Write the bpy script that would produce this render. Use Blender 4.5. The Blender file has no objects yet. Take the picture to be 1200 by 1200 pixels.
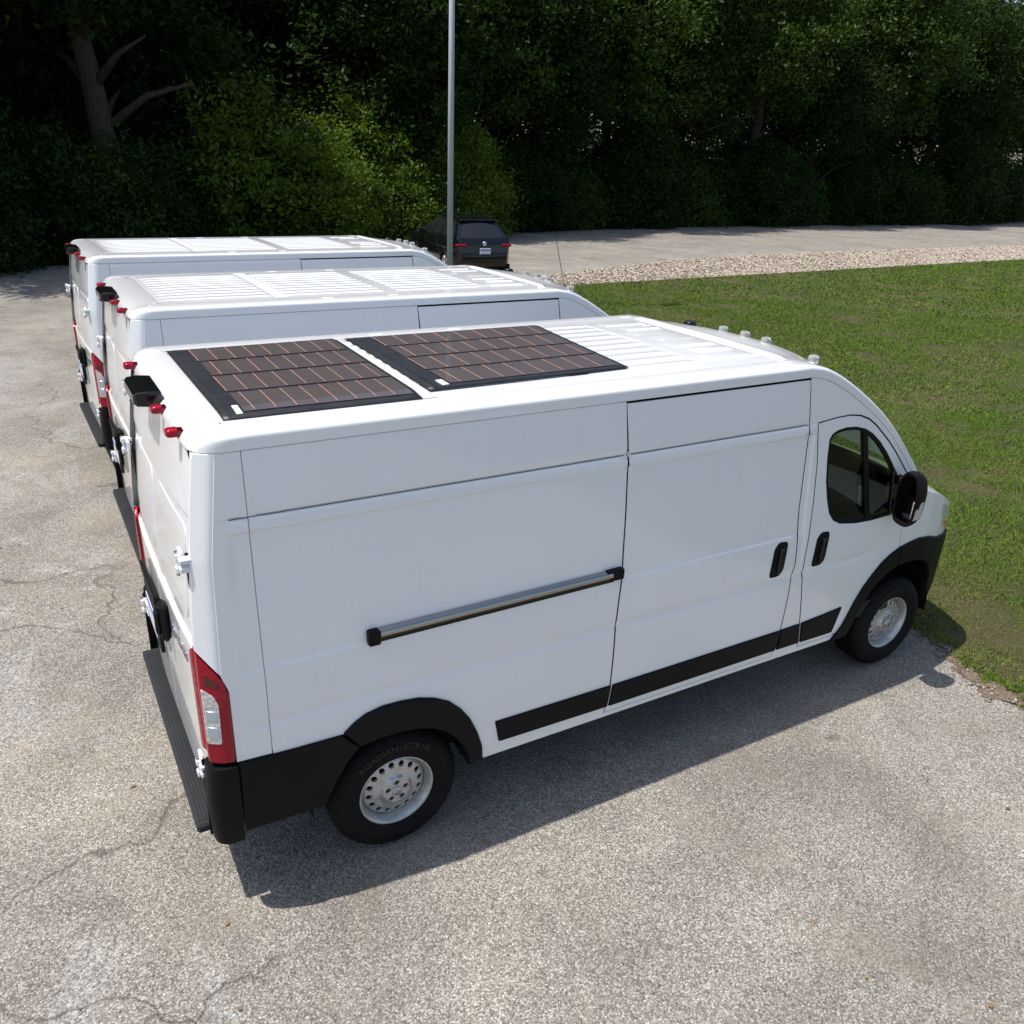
import bpy, math, random
import numpy as np
from mathutils import Vector, Matrix
from mathutils.geometry import delaunay_2d_cdt

random.seed(7)
rng = np.random.default_rng(7)
R = math.radians
scene = bpy.context.scene
COL = scene.collection

# ------------------------------------------------------------------ camera, sky, sun, exposure
cam_data = bpy.data.cameras.new('camera')
cam_data.sensor_width = 36.0
cam_data.lens = 992.304 / 1200 * 36.0
cam_data.clip_start = 0.05
cam_data.clip_end = 2000
cam = bpy.data.objects.new('camera', cam_data)
COL.objects.link(cam)
cam.location = (-1.373, -4.350, 3.556)
cam.rotation_euler = (1.172, -0.037, -0.521)
scene.camera = cam

SUN = Vector((0.39, -0.12, -1.0)).normalized()      # direction the light travels
world = bpy.data.worlds.new('World')
scene.world = world
world.use_nodes = True
wn = world.node_tree
sky = wn.nodes.new('ShaderNodeTexSky')
sky.sky_type = 'NISHITA'
sky.sun_disc = False
sky.sun_elevation = math.asin(-SUN.z)
sky.sun_rotation = math.atan2(-SUN.x, -SUN.y)
sky.air_density = 1.0
sky.dust_density = 1.6
sky.ozone_density = 1.0
bg = wn.nodes['Background']
bg.inputs['Strength'].default_value = 0.14
wn.links.new(sky.outputs[0], bg.inputs['Color'])

sun_data = bpy.data.lights.new('sun', 'SUN')
sun_data.energy = 4.2
sun_data.angle = R(0.53)
sun_data.color = (1.0, 0.965, 0.91)
sun = bpy.data.objects.new('sun', sun_data)
COL.objects.link(sun)
sun.rotation_euler = SUN.to_track_quat('-Z', 'Y').to_euler()

vs = scene.view_settings
vs.view_transform = 'Standard'
vs.look = 'None'
vs.exposure = 0.34
vs.gamma = 1.0
vs.use_curve_mapping = False
scene.cycles.max_bounces = 8
scene.cycles.transparent_max_bounces = 8
scene.cycles.use_denoising = True

# ------------------------------------------------------------------ materials
def new_mat(name, col=(0.5, 0.5, 0.5), rough=0.5, metal=0.0, coat=0.0, spec=0.5, trans=0.0, ior=1.5):
    m = bpy.data.materials.new(name)
    m.use_nodes = True
    b = m.node_tree.nodes['Principled BSDF']
    b.inputs['Base Color'].default_value = (*col, 1)
    b.inputs['Roughness'].default_value = rough
    b.inputs['Metallic'].default_value = metal
    b.inputs['Coat Weight'].default_value = coat
    b.inputs['Coat Roughness'].default_value = 0.03
    b.inputs['Specular IOR Level'].default_value = spec
    b.inputs['Transmission Weight'].default_value = trans
    b.inputs['IOR'].default_value = ior
    return m

class NT:
    """small node-graph helper"""
    def __init__(s, m):
        s.t = m.node_tree
        s.b = s.t.nodes['Principled BSDF']
        g = s.t.nodes.new('ShaderNodeNewGeometry')
        s.pos = g.outputs['Position']
        tc = s.t.nodes.new('ShaderNodeTexCoord')
        s.obj = tc.outputs['Object']
    def n(s, kind): return s.t.nodes.new(kind)
    def link(s, a, b): s.t.links.new(a, b)
    def put(s, sock, v):
        if isinstance(v, bpy.types.NodeSocket): s.link(v, sock)
        elif isinstance(v, (tuple, list)) and len(v) == 3 and sock.type == 'RGBA': sock.default_value = (*v, 1)
        else: sock.default_value = v
    def noise(s, scale, detail=4, rough=0.55, vec=None, dist=0.0):
        k = s.n('ShaderNodeTexNoise')
        k.inputs['Scale'].default_value = scale; k.inputs['Detail'].default_value = detail
        k.inputs['Roughness'].default_value = rough; k.inputs['Distortion'].default_value = dist
        s.link(vec or s.pos, k.inputs['Vector'])
        return k.outputs['Fac']
    def noisec(s, scale, detail=3, vec=None):
        k = s.n('ShaderNodeTexNoise')
        k.inputs['Scale'].default_value = scale; k.inputs['Detail'].default_value = detail
        s.link(vec or s.pos, k.inputs['Vector'])
        return k.outputs['Color']
    def voro(s, scale, feature='F1', vec=None, out='Distance', rnd=1.0):
        k = s.n('ShaderNodeTexVoronoi'); k.feature = feature
        k.inputs['Scale'].default_value = scale; k.inputs['Randomness'].default_value = rnd
        s.link(vec or s.pos, k.inputs['Vector'])
        return k.outputs[out]
    def ramp(s, fac, stops, interp='LINEAR'):
        k = s.n('ShaderNodeValToRGB'); k.color_ramp.interpolation = interp
        e = k.color_ramp.elements
        while len(e) < len(stops): e.new(0.5)
        for q, (p, c) in zip(e, stops):
            q.position = p
            q.color = (*c, 1) if isinstance(c, (tuple, list)) else (c, c, c, 1)
        s.link(fac, k.inputs['Fac'])
        return k.outputs['Color']
    def mix(s, fac, a, b, mode='MIX'):
        k = s.n('ShaderNodeMix'); k.data_type = 'RGBA'; k.blend_type = mode
        s.put(k.inputs[0], fac); s.put(k.inputs[6], a); s.put(k.inputs[7], b)
        return k.outputs[2]
    def math(s, op, a, b=0.0, c=0.0):
        k = s.n('ShaderNodeMath'); k.operation = op
        s.put(k.inputs[0], a); s.put(k.inputs[1], b); s.put(k.inputs[2], c)
        return k.outputs[0]
    def vmath(s, op, a, b):
        k = s.n('ShaderNodeVectorMath'); k.operation = op
        s.put(k.inputs[0], a)
        if isinstance(b, (int, float)): k.inputs[3].default_value = b
        else: s.put(k.inputs[1], b)
        return k.outputs[0]
    def scalevec(s, v, xyz):
        k = s.n('ShaderNodeMapping'); k.inputs['Scale'].default_value = xyz
        s.link(v, k.inputs['Vector']); return k.outputs[0]
    def bump(s, h, strength=0.3, dist=0.01):
        k = s.n('ShaderNodeBump'); k.inputs['Strength'].default_value = strength
        k.inputs['Distance'].default_value = dist
        s.link(h, k.inputs['Height']); s.link(k.outputs[0], s.b.inputs['Normal'])
    def col(s, v): s.put(s.b.inputs['Base Color'], v)
    def rough(s, v): s.put(s.b.inputs['Roughness'], v)

M = {}
# white van paint: dirt streaks run down the flanks, faint road film low down
m = M['paint'] = new_mat('white_paint', (0.82, 0.82, 0.82), 0.30, 0, 1.0); q = NT(m)
streak = q.noise(1.0, 5, 0.7, q.scalevec(q.obj, (34, 34, 0.6)))
film = q.noise(3.0, 5, 0.6, q.obj)
c1 = q.mix(q.math('MULTIPLY', q.ramp(streak, [(0.50, 0.0), (0.74, 1.0)]), 0.09), (0.83, 0.83, 0.825), (0.62, 0.60, 0.56))
c2 = q.mix(q.math('MULTIPLY', q.ramp(film, [(0.50, 0.0), (0.80, 1.0)]), 0.06), c1, (0.64, 0.61, 0.56))
q.col(c2); q.b.inputs['Coat IOR'].default_value = 1.6
q.b.inputs['Coat Roughness'].default_value = 0.045
q.bump(q.noise(1.5, 1, 0.3, q.obj), 0.09, 0.03)
q.link(q.b.inputs['Normal'].links[0].from_socket, q.b.inputs['Coat Normal'])

def plastic(name, col, rough=0.5):
    m = new_mat(name, col, rough, spec=0.16); q = NT(m)
    n = q.noise(40, 4, 0.6, q.obj)
    q.col(q.mix(q.ramp(q.noise(4, 5, 0.65, q.obj), [(0.42, 0.0), (0.75, 0.35)]), col, tuple(min(1, v * 1.5 + 0.004) for v in col)))
    q.bump(n, 0.12, 0.002)
    return m
M['black'] = plastic('black_plastic', (0.0045, 0.0045, 0.0048), 0.55)
M['step'] = plastic('step_plastic', (0.026, 0.028, 0.030), 0.55)
M['gloss_black'] = new_mat('gloss_black', (0.006, 0.006, 0.007), 0.16, 0, 0.15, 0.35)
M['lining'] = new_mat('dark_lining', (0.006, 0.006, 0.006), 0.9, spec=0.1)
M['interior'] = plastic('cab_plastic', (0.03, 0.03, 0.032), 0.7)
M['seat'] = plastic('seat_cloth', (0.022, 0.023, 0.026), 0.9)
M['headliner'] = new_mat('headliner', (0.22, 0.21, 0.19), 0.9)
m = M['rubber'] = new_mat('tyre_rubber', (0.016, 0.0155, 0.015), 0.75, spec=0.15); q = NT(m)
q.col(q.mix(q.ramp(q.noise(9, 5, 0.7, q.obj), [(0.4, 0.0), (0.8, 0.5)]), (0.0065, 0.006, 0.0058), (0.022, 0.020, 0.018)))
M['rubber_text'] = new_mat('tyre_lettering', (0.013, 0.0125, 0.012), 0.55)
m = M['steel'] = new_mat('silver_steel_wheel', (0.50, 0.50, 0.50), 0.38, 0.75); q = NT(m)
q.col(q.mix(q.ramp(q.noise(22, 5, 0.6, q.obj), [(0.45, 0.0), (0.8, 0.6)]), (0.52, 0.52, 0.51), (0.27, 0.24, 0.21)))
q.rough(q.math('MULTIPLY_ADD', q.noise(30, 3, 0.5, q.obj), 0.3, 0.25))
M['rust'] = new_mat('dark_brake_metal', (0.03, 0.024, 0.02), 0.7, 0.3)
M['alu'] = new_mat('rail_steel', (0.42, 0.39, 0.36), 0.22, 1.0)
M['chrome'] = new_mat('chrome', (0.75, 0.75, 0.76), 0.12, 1.0)
M['hinge'] = new_mat('white_hinge_paint', (0.74, 0.75, 0.76), 0.35, 0.0, 0.4)
m = M['red'] = new_mat('red_lens', (0.31, 0.002, 0.017), 0.15, 0, 0.25, 0.3); q = NT(m)
q.bump(q.voro(160, vec=q.obj), 0.12, 0.004)
M['red_dark'] = new_mat('dark_red_lens', (0.075, 0.002, 0.004), 0.12, 0, 0.6)
m = M['clear'] = new_mat('clear_lens', (0.62, 0.60, 0.56), 0.10, 0.25, 0.6); q = NT(m)
q.bump(q.voro(45, vec=q.obj), 0.4, 0.01)
M['amber'] = new_mat('amber_lens', (0.55, 0.22, 0.02), 0.15, 0, 0.6)
M['blue_clear'] = new_mat('reflector_cup', (0.55, 0.63, 0.75), 0.12, 0.6, 0.6)
M['lensglass'] = new_mat('marker_lens', (0.55, 0.57, 0.56), 0.15, 0, 0, 0.5, 0.6, 1.2)
M['plate'] = new_mat('plate_white', (0.62, 0.64, 0.70), 0.4)
M['plate_blue'] = new_mat('plate_blue', (0.10, 0.15, 0.42), 0.4)
M['seam'] = new_mat('seam_groove_shade', (0.10, 0.10, 0.105), 0.6)  # shade of the roof-panel groove, put into a dark strip's colour
M['sealant'] = new_mat('grey_sealant', (0.50, 0.50, 0.49), 0.7)
M['mirror'] = new_mat('mirror_glass', (0.06, 0.07, 0.08), 0.04, 1.0)

def glass_mat(name, tint, dens):
    m = bpy.data.materials.new(name); m.use_nodes = True
    t = m.node_tree; t.nodes.clear()
    out = t.nodes.new('ShaderNodeOutputMaterial')
    tr = t.nodes.new('ShaderNodeBsdfTransparent'); tr.inputs[0].default_value = (*tint, 1)
    gl = t.nodes.new('ShaderNodeBsdfGlossy'); gl.inputs['Roughness'].default_value = 0.01
    gl.inputs[0].default_value = (0.9, 0.95, 1, 1)
    fr = t.nodes.new('ShaderNodeFresnel'); fr.inputs['IOR'].default_value = dens
    mx = t.nodes.new('ShaderNodeMixShader')
    t.links.new(fr.outputs[0], mx.inputs[0]); t.links.new(tr.outputs[0], mx.inputs[1]); t.links.new(gl.outputs[0], mx.inputs[2])
    t.links.new(mx.outputs[0], out.inputs[0])
    return m
M['glass'] = glass_mat('tinted_glass', (0.36, 0.43, 0.40), 1.45)
M['windshield'] = glass_mat('windshield_glass', (0.72, 0.78, 0.75), 1.45)
M['car_glass'] = new_mat('car_glass', (0.012, 0.013, 0.015), 0.03, 0, 0.3)
M['car_paint'] = new_mat('black_car_paint', (0.004, 0.0045, 0.006), 0.2, 0.0, 0.5, 0.3)

# solar cells
m = M['cell'] = new_mat('solar_cell', (0.05, 0.035, 0.035), 0.35, 0.0, 0.25); q = NT(m)
uvn = q.n('ShaderNodeUVMap'); sx = q.n('ShaderNodeSeparateXYZ'); q.link(uvn.outputs[0], sx.inputs[0])
def stripes(v, freq, width):
    f = q.math('FRACT', q.math('MULTIPLY', v, freq))
    return q.math('LESS_THAN', f, width)
fine = stripes(sx.outputs[1], 26, 0.42)
bus = stripes(sx.outputs[0], 9, 0.10)
dash = stripes(sx.outputs[1], 13, 0.5)
base = q.mix(q.noise(5, 3, 0.5), (0.042, 0.034, 0.034), (0.070, 0.057, 0.055))
base = q.mix(q.math('MULTIPLY', fine, 0.45), base, (0.135, 0.108, 0.102))
base = q.mix(q.math('MULTIPLY', q.math('MULTIPLY', bus, dash), 0.55), base, (0.30, 0.20, 0.165))
q.col(base)
M['copper'] = new_mat('copper_ribbon', (0.62, 0.32, 0.22), 0.4, 0.35)
m = M['panelback'] = new_mat('panel_black_film', (0.014, 0.014, 0.015), 0.42); q = NT(m)
q.bump(q.noise(30, 3, 0.5), 0.25, 0.004); q.rough(q.math('MULTIPLY_ADD', q.noise(12, 4), 0.3, 0.3))
M['sticker'] = new_mat('white_sticker', (0.8, 0.8, 0.8), 0.5)

# asphalt: worn, exposed light aggregate in a dark binder, dusty patches, cracks, oil
def asphalt_mat(name, dusty):
    m = new_mat(name, (0.25, 0.24, 0.22), 0.9, 0, 0, 0.25); q = NT(m)
    warp = q.vmath('ADD', q.pos, q.vmath('SCALE', q.noisec(80, 2), 0.006))
    st = q.voro(112, vec=warp, out='Color'); stx = q.n('ShaderNodeSeparateColor'); q.link(st, stx.inputs[0])
    d1 = q.voro(112, vec=warp)
    st2 = q.voro(190, vec=warp, out='Color'); st2x = q.n('ShaderNodeSeparateColor'); q.link(st2, st2x.inputs[0])
    stone = q.ramp(stx.outputs[0], [(0.0, (0.045, 0.042, 0.040)), (0.20, (0.185, 0.170, 0.150)), (0.55, (0.335, 0.308, 0.270)), (0.84, (0.48, 0.448, 0.395)), (1.0, (0.72, 0.69, 0.64))])
    stone = q.mix(0.40, stone, q.ramp(st2x.outputs[1], [(0.0, (0.10, 0.095, 0.09)), (0.5, (0.29, 0.27, 0.235)), (1.0, (0.52, 0.50, 0.455))]))
    gapm = q.ramp(d1, [(0.42, 0.0), (0.75, 1.0)])
    c = q.mix(q.math('MULTIPLY', gapm, 0.55), stone, (0.10, 0.092, 0.08))
    # large tone patches: dusty tan, pale worn, dark
    big = q.noise(0.45, 5, 0.6, dist=0.6)
    mid = q.noise(1.7, 5, 0.62, dist=0.4)
    dust = q.ramp(q.noise(0.9, 6, 0.65, dist=1.2), [(0.50, 0.0), (0.66, 1.0)])
    c = q.mix(q.math('MULTIPLY', dust, dusty), c, (0.27, 0.225, 0.175))
    c = q.mix(1.0, c, q.ramp(big, [(0.3, (0.72, 0.71, 0.70)), (0.7, (1.06, 1.04, 1.0))]), 'MULTIPLY')
    c = q.mix(1.0, c, q.ramp(mid, [(0.30, (0.80, 0.795, 0.79)), (0.60, (1.04, 1.035, 1.03))]), 'MULTIPLY')
    # worn patches where the binder has gone: pale coarse stones with dark pits, ragged outline
    sxq = q.n('ShaderNodeSeparateXYZ'); q.link(q.pos, sxq.inputs[0])
    west0 = q.ramp(q.math('MULTIPLY_ADD', sxq.outputs[0], -0.25, 0.1), [(0.22, 0.12), (0.36, 1.0)])
    worn = q.ramp(q.noise(0.55, 7, 0.68, vec=q.vmath('ADD', q.pos, (3.3, 9.1, 0)), dist=0.9), [(0.52, 0.0), (0.56, 1.0)])
    st3 = q.voro(88, vec=warp, out='Color'); s3 = q.n('ShaderNodeSeparateColor'); q.link(st3, s3.inputs[0])
    coarse = q.ramp(s3.outputs[0], [(0.0, (0.07, 0.068, 0.066)), (0.30, (0.16, 0.155, 0.15)), (0.5, (0.34, 0.33, 0.31)), (0.85, (0.52, 0.51, 0.49)), (1.0, (0.70, 0.69, 0.67))])
    c = q.mix(q.math('MULTIPLY', q.math('MULTIPLY', worn, 0.34), west0), c, coarse)
    oil = q.ramp(q.noise(1.1, 4, 0.55, vec=q.vmath('ADD', q.pos, (13.1, 4.2, 0))), [(0.665, 0.0), (0.72, 0.75)])
    c = q.mix(oil, c, (0.055, 0.050, 0.045))
    # cracks
    wv = q.vmath('ADD', q.pos, q.vmath('SCALE', q.noisec(1.1, 6), 1.1))
    e1 = q.voro(0.42, 'DISTANCE_TO_EDGE', wv)
    sxp = q.n('ShaderNodeSeparateXYZ'); q.link(q.pos, sxp.inputs[0])
    westside = q.ramp(q.math('MULTIPLY_ADD', sxp.outputs[0], -0.25, 0.1), [(0.22, 0.0), (0.36, 1.0)])   # the old slab cracks lie behind the vans
    keep = q.math('MULTIPLY', westside, q.ramp(q.noise(0.35, 2), [(0.34, 0.0), (0.48, 1.0)]))
    cr = q.math('MULTIPLY', q.ramp(e1, [(0.0, 0.9), (0.0065, 0.0)]), keep)
    wv2 = q.vmath('ADD', q.pos, q.vmath('SCALE', q.noisec(2.6, 6), 0.6))
    e2 = q.voro(1.5, 'DISTANCE_TO_EDGE', wv2)
    keep2 = q.ramp(q.noise(0.5, 3, vec=q.vmath('ADD', q.pos, (7, 3, 1))), [(0.60, 0.0), (0.68, 0.7)])
    cr2 = q.math('MULTIPLY', q.ramp(e2, [(0.0, 0.8), (0.016, 0.0)]), keep2)
    crk = q.math('MAXIMUM', cr, cr2)
    c = q.mix(q.math('MULTIPLY', crk, 0.75), c, (0.05, 0.042, 0.034))
    q.col(c)
    h = q.math('SUBTRACT', q.math('ADD', q.math('SUBTRACT', 1.0, d1), q.math('MULTIPLY', stx.outputs[1], 0.5)), q.math('MULTIPLY', crk, 2.5))
    q.bump(h, 0.55, 0.006)
    return m
M['asphalt'] = asphalt_mat('worn_asphalt', 0.38)

m = M['lawn'] = new_mat('lawn_soil', (0.07, 0.09, 0.03), 0.95, 0, 0, 0.2); q = NT(m)
pat = q.noise(0.6, 6, 0.65, dist=0.5)
c = q.mix(q.ramp(pat, [(0.38, 0.0), (0.68, 1.0)]), (0.055, 0.062, 0.020), (0.125, 0.095, 0.052))
c = q.mix(q.math('MULTIPLY', q.noise(30, 5, 0.7), 0.6), c, (0.035, 0.042, 0.012))
q.col(c); q.bump(q.noise(45, 5, 0.7), 0.8, 0.03)
m = M['soil'] = new_mat('bare_soil', (0.16, 0.11, 0.075), 0.95, 0, 0, 0.2); q = NT(m)
c = q.mix(q.noise(9, 6, 0.7), (0.10, 0.065, 0.042), (0.25, 0.19, 0.14))
c = q.mix(q.ramp(q.voro(38, out='Distance'), [(0.1, 0.5), (0.35, 0.0)]), c, (0.33, 0.27, 0.20)); q.col(c)
q.bump(q.noise(50, 5, 0.7), 0.7, 0.02)
m = M['litter'] = new_mat('leaf_litter', (0.13, 0.09, 0.06), 0.95, 0, 0, 0.2); q = NT(m)
c = q.mix(q.noise(3, 6, 0.7), (0.06, 0.042, 0.028), (0.22, 0.155, 0.105)); c = q.mix(q.ramp(q.noise(0.6, 5, 0.6), [(0.45, 0.0), (0.65, 0.8)]), c, (0.05, 0.06, 0.02)); q.col(c)
q.bump(q.noise(20, 5, 0.7), 0.8, 0.05)
m = M['blade'] = new_mat('grass_blades', (0.08, 0.14, 0.03), 0.7, 0, 0, 0.08); q = NT(m)
pat = q.noise(0.55, 5, 0.62, dist=0.5); fin = q.noise(9, 4, 0.7)
c = q.mix(q.ramp(fin, [(0.3, 0.0), (0.7, 1.0)]), (0.058, 0.125, 0.010), (0.125, 0.205, 0.020))
c = q.mix(q.ramp(pat, [(0.54, 0.0), (0.74, 0.8)]), c, (0.20, 0.185, 0.07))
dry = q.ramp(q.noise(140, 2, 0.5), [(0.63, 0.0), (0.70, 0.8)])
c = q.mix(dry, c, (0.30, 0.25, 0.12)); q.col(c)
q.b.inputs['Subsurface Weight'].default_value = 0.0
m = M['gravel'] = new_mat('pale_gravel', (0.42, 0.38, 0.32), 0.85, 0, 0, 0.3); q = NT(m)
vc = q.voro(11, out='Color'); sc = q.n('ShaderNodeSeparateColor'); q.link(vc, sc.inputs[0])
q.col(q.ramp(sc.outputs[0], [(0.0, (0.17, 0.14, 0.11)), (0.35, (0.38, 0.32, 0.25)), (0.8, (0.52, 0.46, 0.375)), (1.0, (0.36, 0.25, 0.17))]))

def leaf_mat(name, dark, light, yellow, tr=0.25):
    m = bpy.data.materials.new(name); m.use_nodes = True
    q = NT(m); b = q.b
    b.inputs['Roughness'].default_value = 0.48; b.inputs['Specular IOR Level'].default_value = 0.12
    oi = q.n('ShaderNodeObjectInfo')
    n1 = q.noise(0.55, 3, 0.6); n2 = q.noise(7, 3, 0.7)
    c = q.mix(q.ramp(n2, [(0.3, 0.0), (0.7, 1.0)]), dark, light)
    c = q.mix(q.ramp(n1, [(0.45, 0.0), (0.72, 0.55)]), c, yellow)
    c = q.mix(q.math('MULTIPLY', oi.outputs['Random'], 0.35), c, dark)
    q.col(c)
    tl = q.n('ShaderNodeBsdfTranslucent'); q.link(q.mix(1.0, c, (1.5, 1.7, 0.6), 'MULTIPLY'), tl.inputs[0])
    mx = q.n('ShaderNodeMixShader'); mx.inputs[0].default_value = tr
    q.link(b.outputs[0], mx.inputs[1]); q.link(tl.outputs[0], mx.inputs[2])
    q.link(mx.outputs[0], q.t.nodes['Material Output'].inputs[0])
    return m
M['leaf_a'] = leaf_mat('shade_tone_leaves', (0.012, 0.028, 0.006), (0.028, 0.055, 0.011), (0.042, 0.066, 0.014))  # shade of the wood is put into this darker leaf colour
M['leaf_b'] = leaf_mat('mid_tree_leaves', (0.022, 0.050, 0.009), (0.055, 0.100, 0.017), (0.085, 0.115, 0.022))
M['leaf_c'] = leaf_mat('sunlit_tone_leaves', (0.045, 0.085, 0.009), (0.120, 0.185, 0.020), (0.165, 0.205, 0.028), 0.28)  # sunlight on the lit patch is put into this paler leaf colour
m = M['bark'] = new_mat('bark', (0.10, 0.08, 0.06), 0.9); q = NT(m)
bk = q.noise(1.0, 6, 0.7, q.scalevec(q.obj, (14, 14, 2.2)))
q.col(q.ramp(bk, [(0.3, (0.016, 0.013, 0.010)), (0.7, (0.065, 0.053, 0.042))])); q.bump(bk, 0.9, 0.05)
m = M['galv'] = new_mat('galvanised_steel', (0.42, 0.44, 0.46), 0.55, 0.0); q = NT(m)
q.col(q.mix(q.noise(6, 4, 0.6, q.obj), (0.34, 0.36, 0.38), (0.47, 0.49, 0.51)))
M['concrete'] = new_mat('concrete', (0.38, 0.37, 0.35), 0.9)

# ------------------------------------------------------------------ object helpers
def tag(o, label=None, cat=None, group=None, kind=None):
    if label: o['label'] = label
    if cat: o['category'] = cat
    if group: o['group'] = group
    if kind: o['kind'] = kind
    return o

def empty(name, loc=(0, 0, 0), rz=0.0):
    o = bpy.data.objects.new(name, None)
    COL.objects.link(o); o.location = loc; o.rotation_euler = (0, 0, rz)
    o.empty_display_size = 0.3
    return o

class Geo:
    """collects vertices, faces, optional custom normals and per-face material slots"""
    def __init__(s): s.v = []; s.f = []; s.n = []; s.mi = []; s.sm = []; s.uv = {}
    def add(s, verts, faces, normals=None, mi=0, smooth=True):
        o = len(s.v)
        s.v += [tuple(map(float, p)) for p in verts]
        s.n += ([tuple(map(float, p)) for p in normals] if normals is not None else [(0, 0, 0)] * len(verts))
        for f in faces: s.f.append(tuple(int(i) + o for i in f)); s.mi.append(mi); s.sm.append(smooth)
        return o
    def box(s, lo, hi, mi=0, bev=0.0, tf=None):
        x0, y0, z0 = lo; x1, y1, z1 = hi
        if bev <= 0:
            v = [(x0,y0,z0),(x1,y0,z0),(x1,y1,z0),(x0,y1,z0),(x0,y0,z1),(x1,y0,z1),(x1,y1,z1),(x0,y1,z1)]
            f = [(0,3,2,1),(4,5,6,7),(0,1,5,4),(1,2,6,5),(2,3,7,6),(3,0,4,7)]
        else:
            b = min(bev, (x1-x0)*.45, (y1-y0)*.45, (z1-z0)*.45)
            v = []; idx = {}
            for i, (xa, sx) in enumerate(((x0, 1), (x1, -1))):
                for j, (ya, sy) in enumerate(((y0, 1), (y1, -1))):
                    for k, (za, sz) in enumerate(((z0, 1), (z1, -1))):
                        for ax in range(3):
                            p = [xa + sx*b, ya + sy*b, za + sz*b]; p[ax] = (xa, ya, za)[ax]
                            idx[(i, j, k, ax)] = len(v); v.append(tuple(p))
            f = []
            for i in (0, 1):
                q4 = [idx[(i, j, k, 0)] for j, k in ((0,0),(1,0),(1,1),(0,1))]; f.append(q4 if i else q4[::-1])
                q4 = [idx[(j, i, k, 1)] for j, k in ((0,0),(1,0),(1,1),(0,1))]; f.append(q4[::-1] if i else q4)
                q4 = [idx[(j, k, i, 2)] for j, k in ((0,0),(1,0),(1,1),(0,1))]; f.append(q4 if i else q4[::-1])
            for a in (0, 1):
                for b2 in (0, 1):
                    f.append((idx[(0,a,b2,1)], idx[(1,a,b2,1)], idx[(1,a,b2,2)], idx[(0,a,b2,2)]))
                    f.append((idx[(a,0,b2,0)], idx[(a,1,b2,0)], idx[(a,1,b2,2)], idx[(a,0,b2,2)]))
                    f.append((idx[(a,b2,0,0)], idx[(a,b2,1,0)], idx[(a,b2,1,1)], idx[(a,b2,0,1)]))
            for i in (0, 1):
                for j in (0, 1):
                    for k in (0, 1): f.append((idx[(i,j,k,0)], idx[(i,j,k,1)], idx[(i,j,k,2)]))
            # orient outward
            cx = Vector(((x0+x1)/2, (y0+y1)/2, (z0+z1)/2)); g = []
            for fc in f:
                a, b3, c3 = (Vector(v[t]) for t in fc[:3]); nn = (b3-a).cross(c3-a)
                ce = sum((Vector(v[t]) for t in fc), Vector())/len(fc)
                g.append(tuple(fc) if nn.dot(ce-cx) > 0 else tuple(fc)[::-1])
            f = g
        if tf: v = [tuple(tf @ Vector(p)) for p in v]
        s.add(v, f, None, mi, False)
    def tube(s, pts, rad, seg=10, mi=0, cap=True):
        pts = [Vector(p) for p in pts]; n = len(pts)
        rad = rad if isinstance(rad, (list, tuple)) else [rad]*n
        vs_, fs = [], []
        up = Vector((0, 0, 1)); prev = None
        for i, p in enumerate(pts):
            t = (pts[min(i+1, n-1)] - pts[max(i-1, 0)]).normalized()
            if prev is None:
                a = t.cross(up) if abs(t.z) < 0.95 else t.cross(Vector((1, 0, 0)))
            else: a = prev - t*prev.dot(t)
            a.normalize(); b = t.cross(a); prev = a
            for k in range(seg):
                w = 2*math.pi*k/seg
                vs_.append(p + (a*math.cos(w) + b*math.sin(w))*rad[i])
        for i in range(n-1):
            for k in range(seg):
                k2 = (k+1) % seg
                fs.append((i*seg+k, i*seg+k2, (i+1)*seg+k2, (i+1)*seg+k))
        o = s.add(vs_, fs, None, mi, True)
        if cap:
            s.f.append(tuple(o+k for k in range(seg))[::-1]); s.mi.append(mi); s.sm.append(False)
            s.f.append(tuple(o+(n-1)*seg+k for k in range(seg))); s.mi.append(mi); s.sm.append(False)
    def lathe(s, prof, seg=48, axis='y', centre=(0, 0, 0), mi=0, smooth=True):
        """prof = [(radius, offset along axis)]"""
        vs_, fs = [], []
        for r, h in prof:
            for k in range(seg):
                w = 2*math.pi*k/seg
                c, d = r*math.cos(w), r*math.sin(w)
                p = {'y': (c, h, d), 'x': (h, c, d), 'z': (c, d, h)}[axis]
                vs_.append((p[0]+centre[0], p[1]+centre[1], p[2]+centre[2]))
        for i in range(len(prof)-1):
            for k in range(seg):
                k2 = (k+1) % seg
                fs.append((i*seg+k, (i+1)*seg+k, (i+1)*seg+k2, i*seg+k2))
        s.add(vs_, fs, None, mi, smooth)
    def build(s, name, mats, parent=None, auto=None):
        me = bpy.data.meshes.new(name)
        me.from_pydata(s.v, [], s.f)
        for mm in (mats if isinstance(mats, (list, tuple)) else [mats]): me.materials.append(M[mm] if isinstance(mm, str) else mm)
        me.polygons.foreach_set('material_index', s.mi)
        me.polygons.foreach_set('use_smooth', s.sm)
        me.update()
        if any(n != (0, 0, 0) for n in s.n):
            me.normals_split_custom_set_from_vertices(s.n)
        o = bpy.data.objects.new(name, me); COL.objects.link(o)
        if parent: o.parent = parent
        return o

def copy_tree(o, parent=None):
    c = o.copy(); COL.objects.link(c); c.parent = parent
    if parent is not None: c.matrix_parent_inverse = o.matrix_parent_inverse
    for ch in list(o.children): copy_tree(ch, c)
    return c

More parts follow.
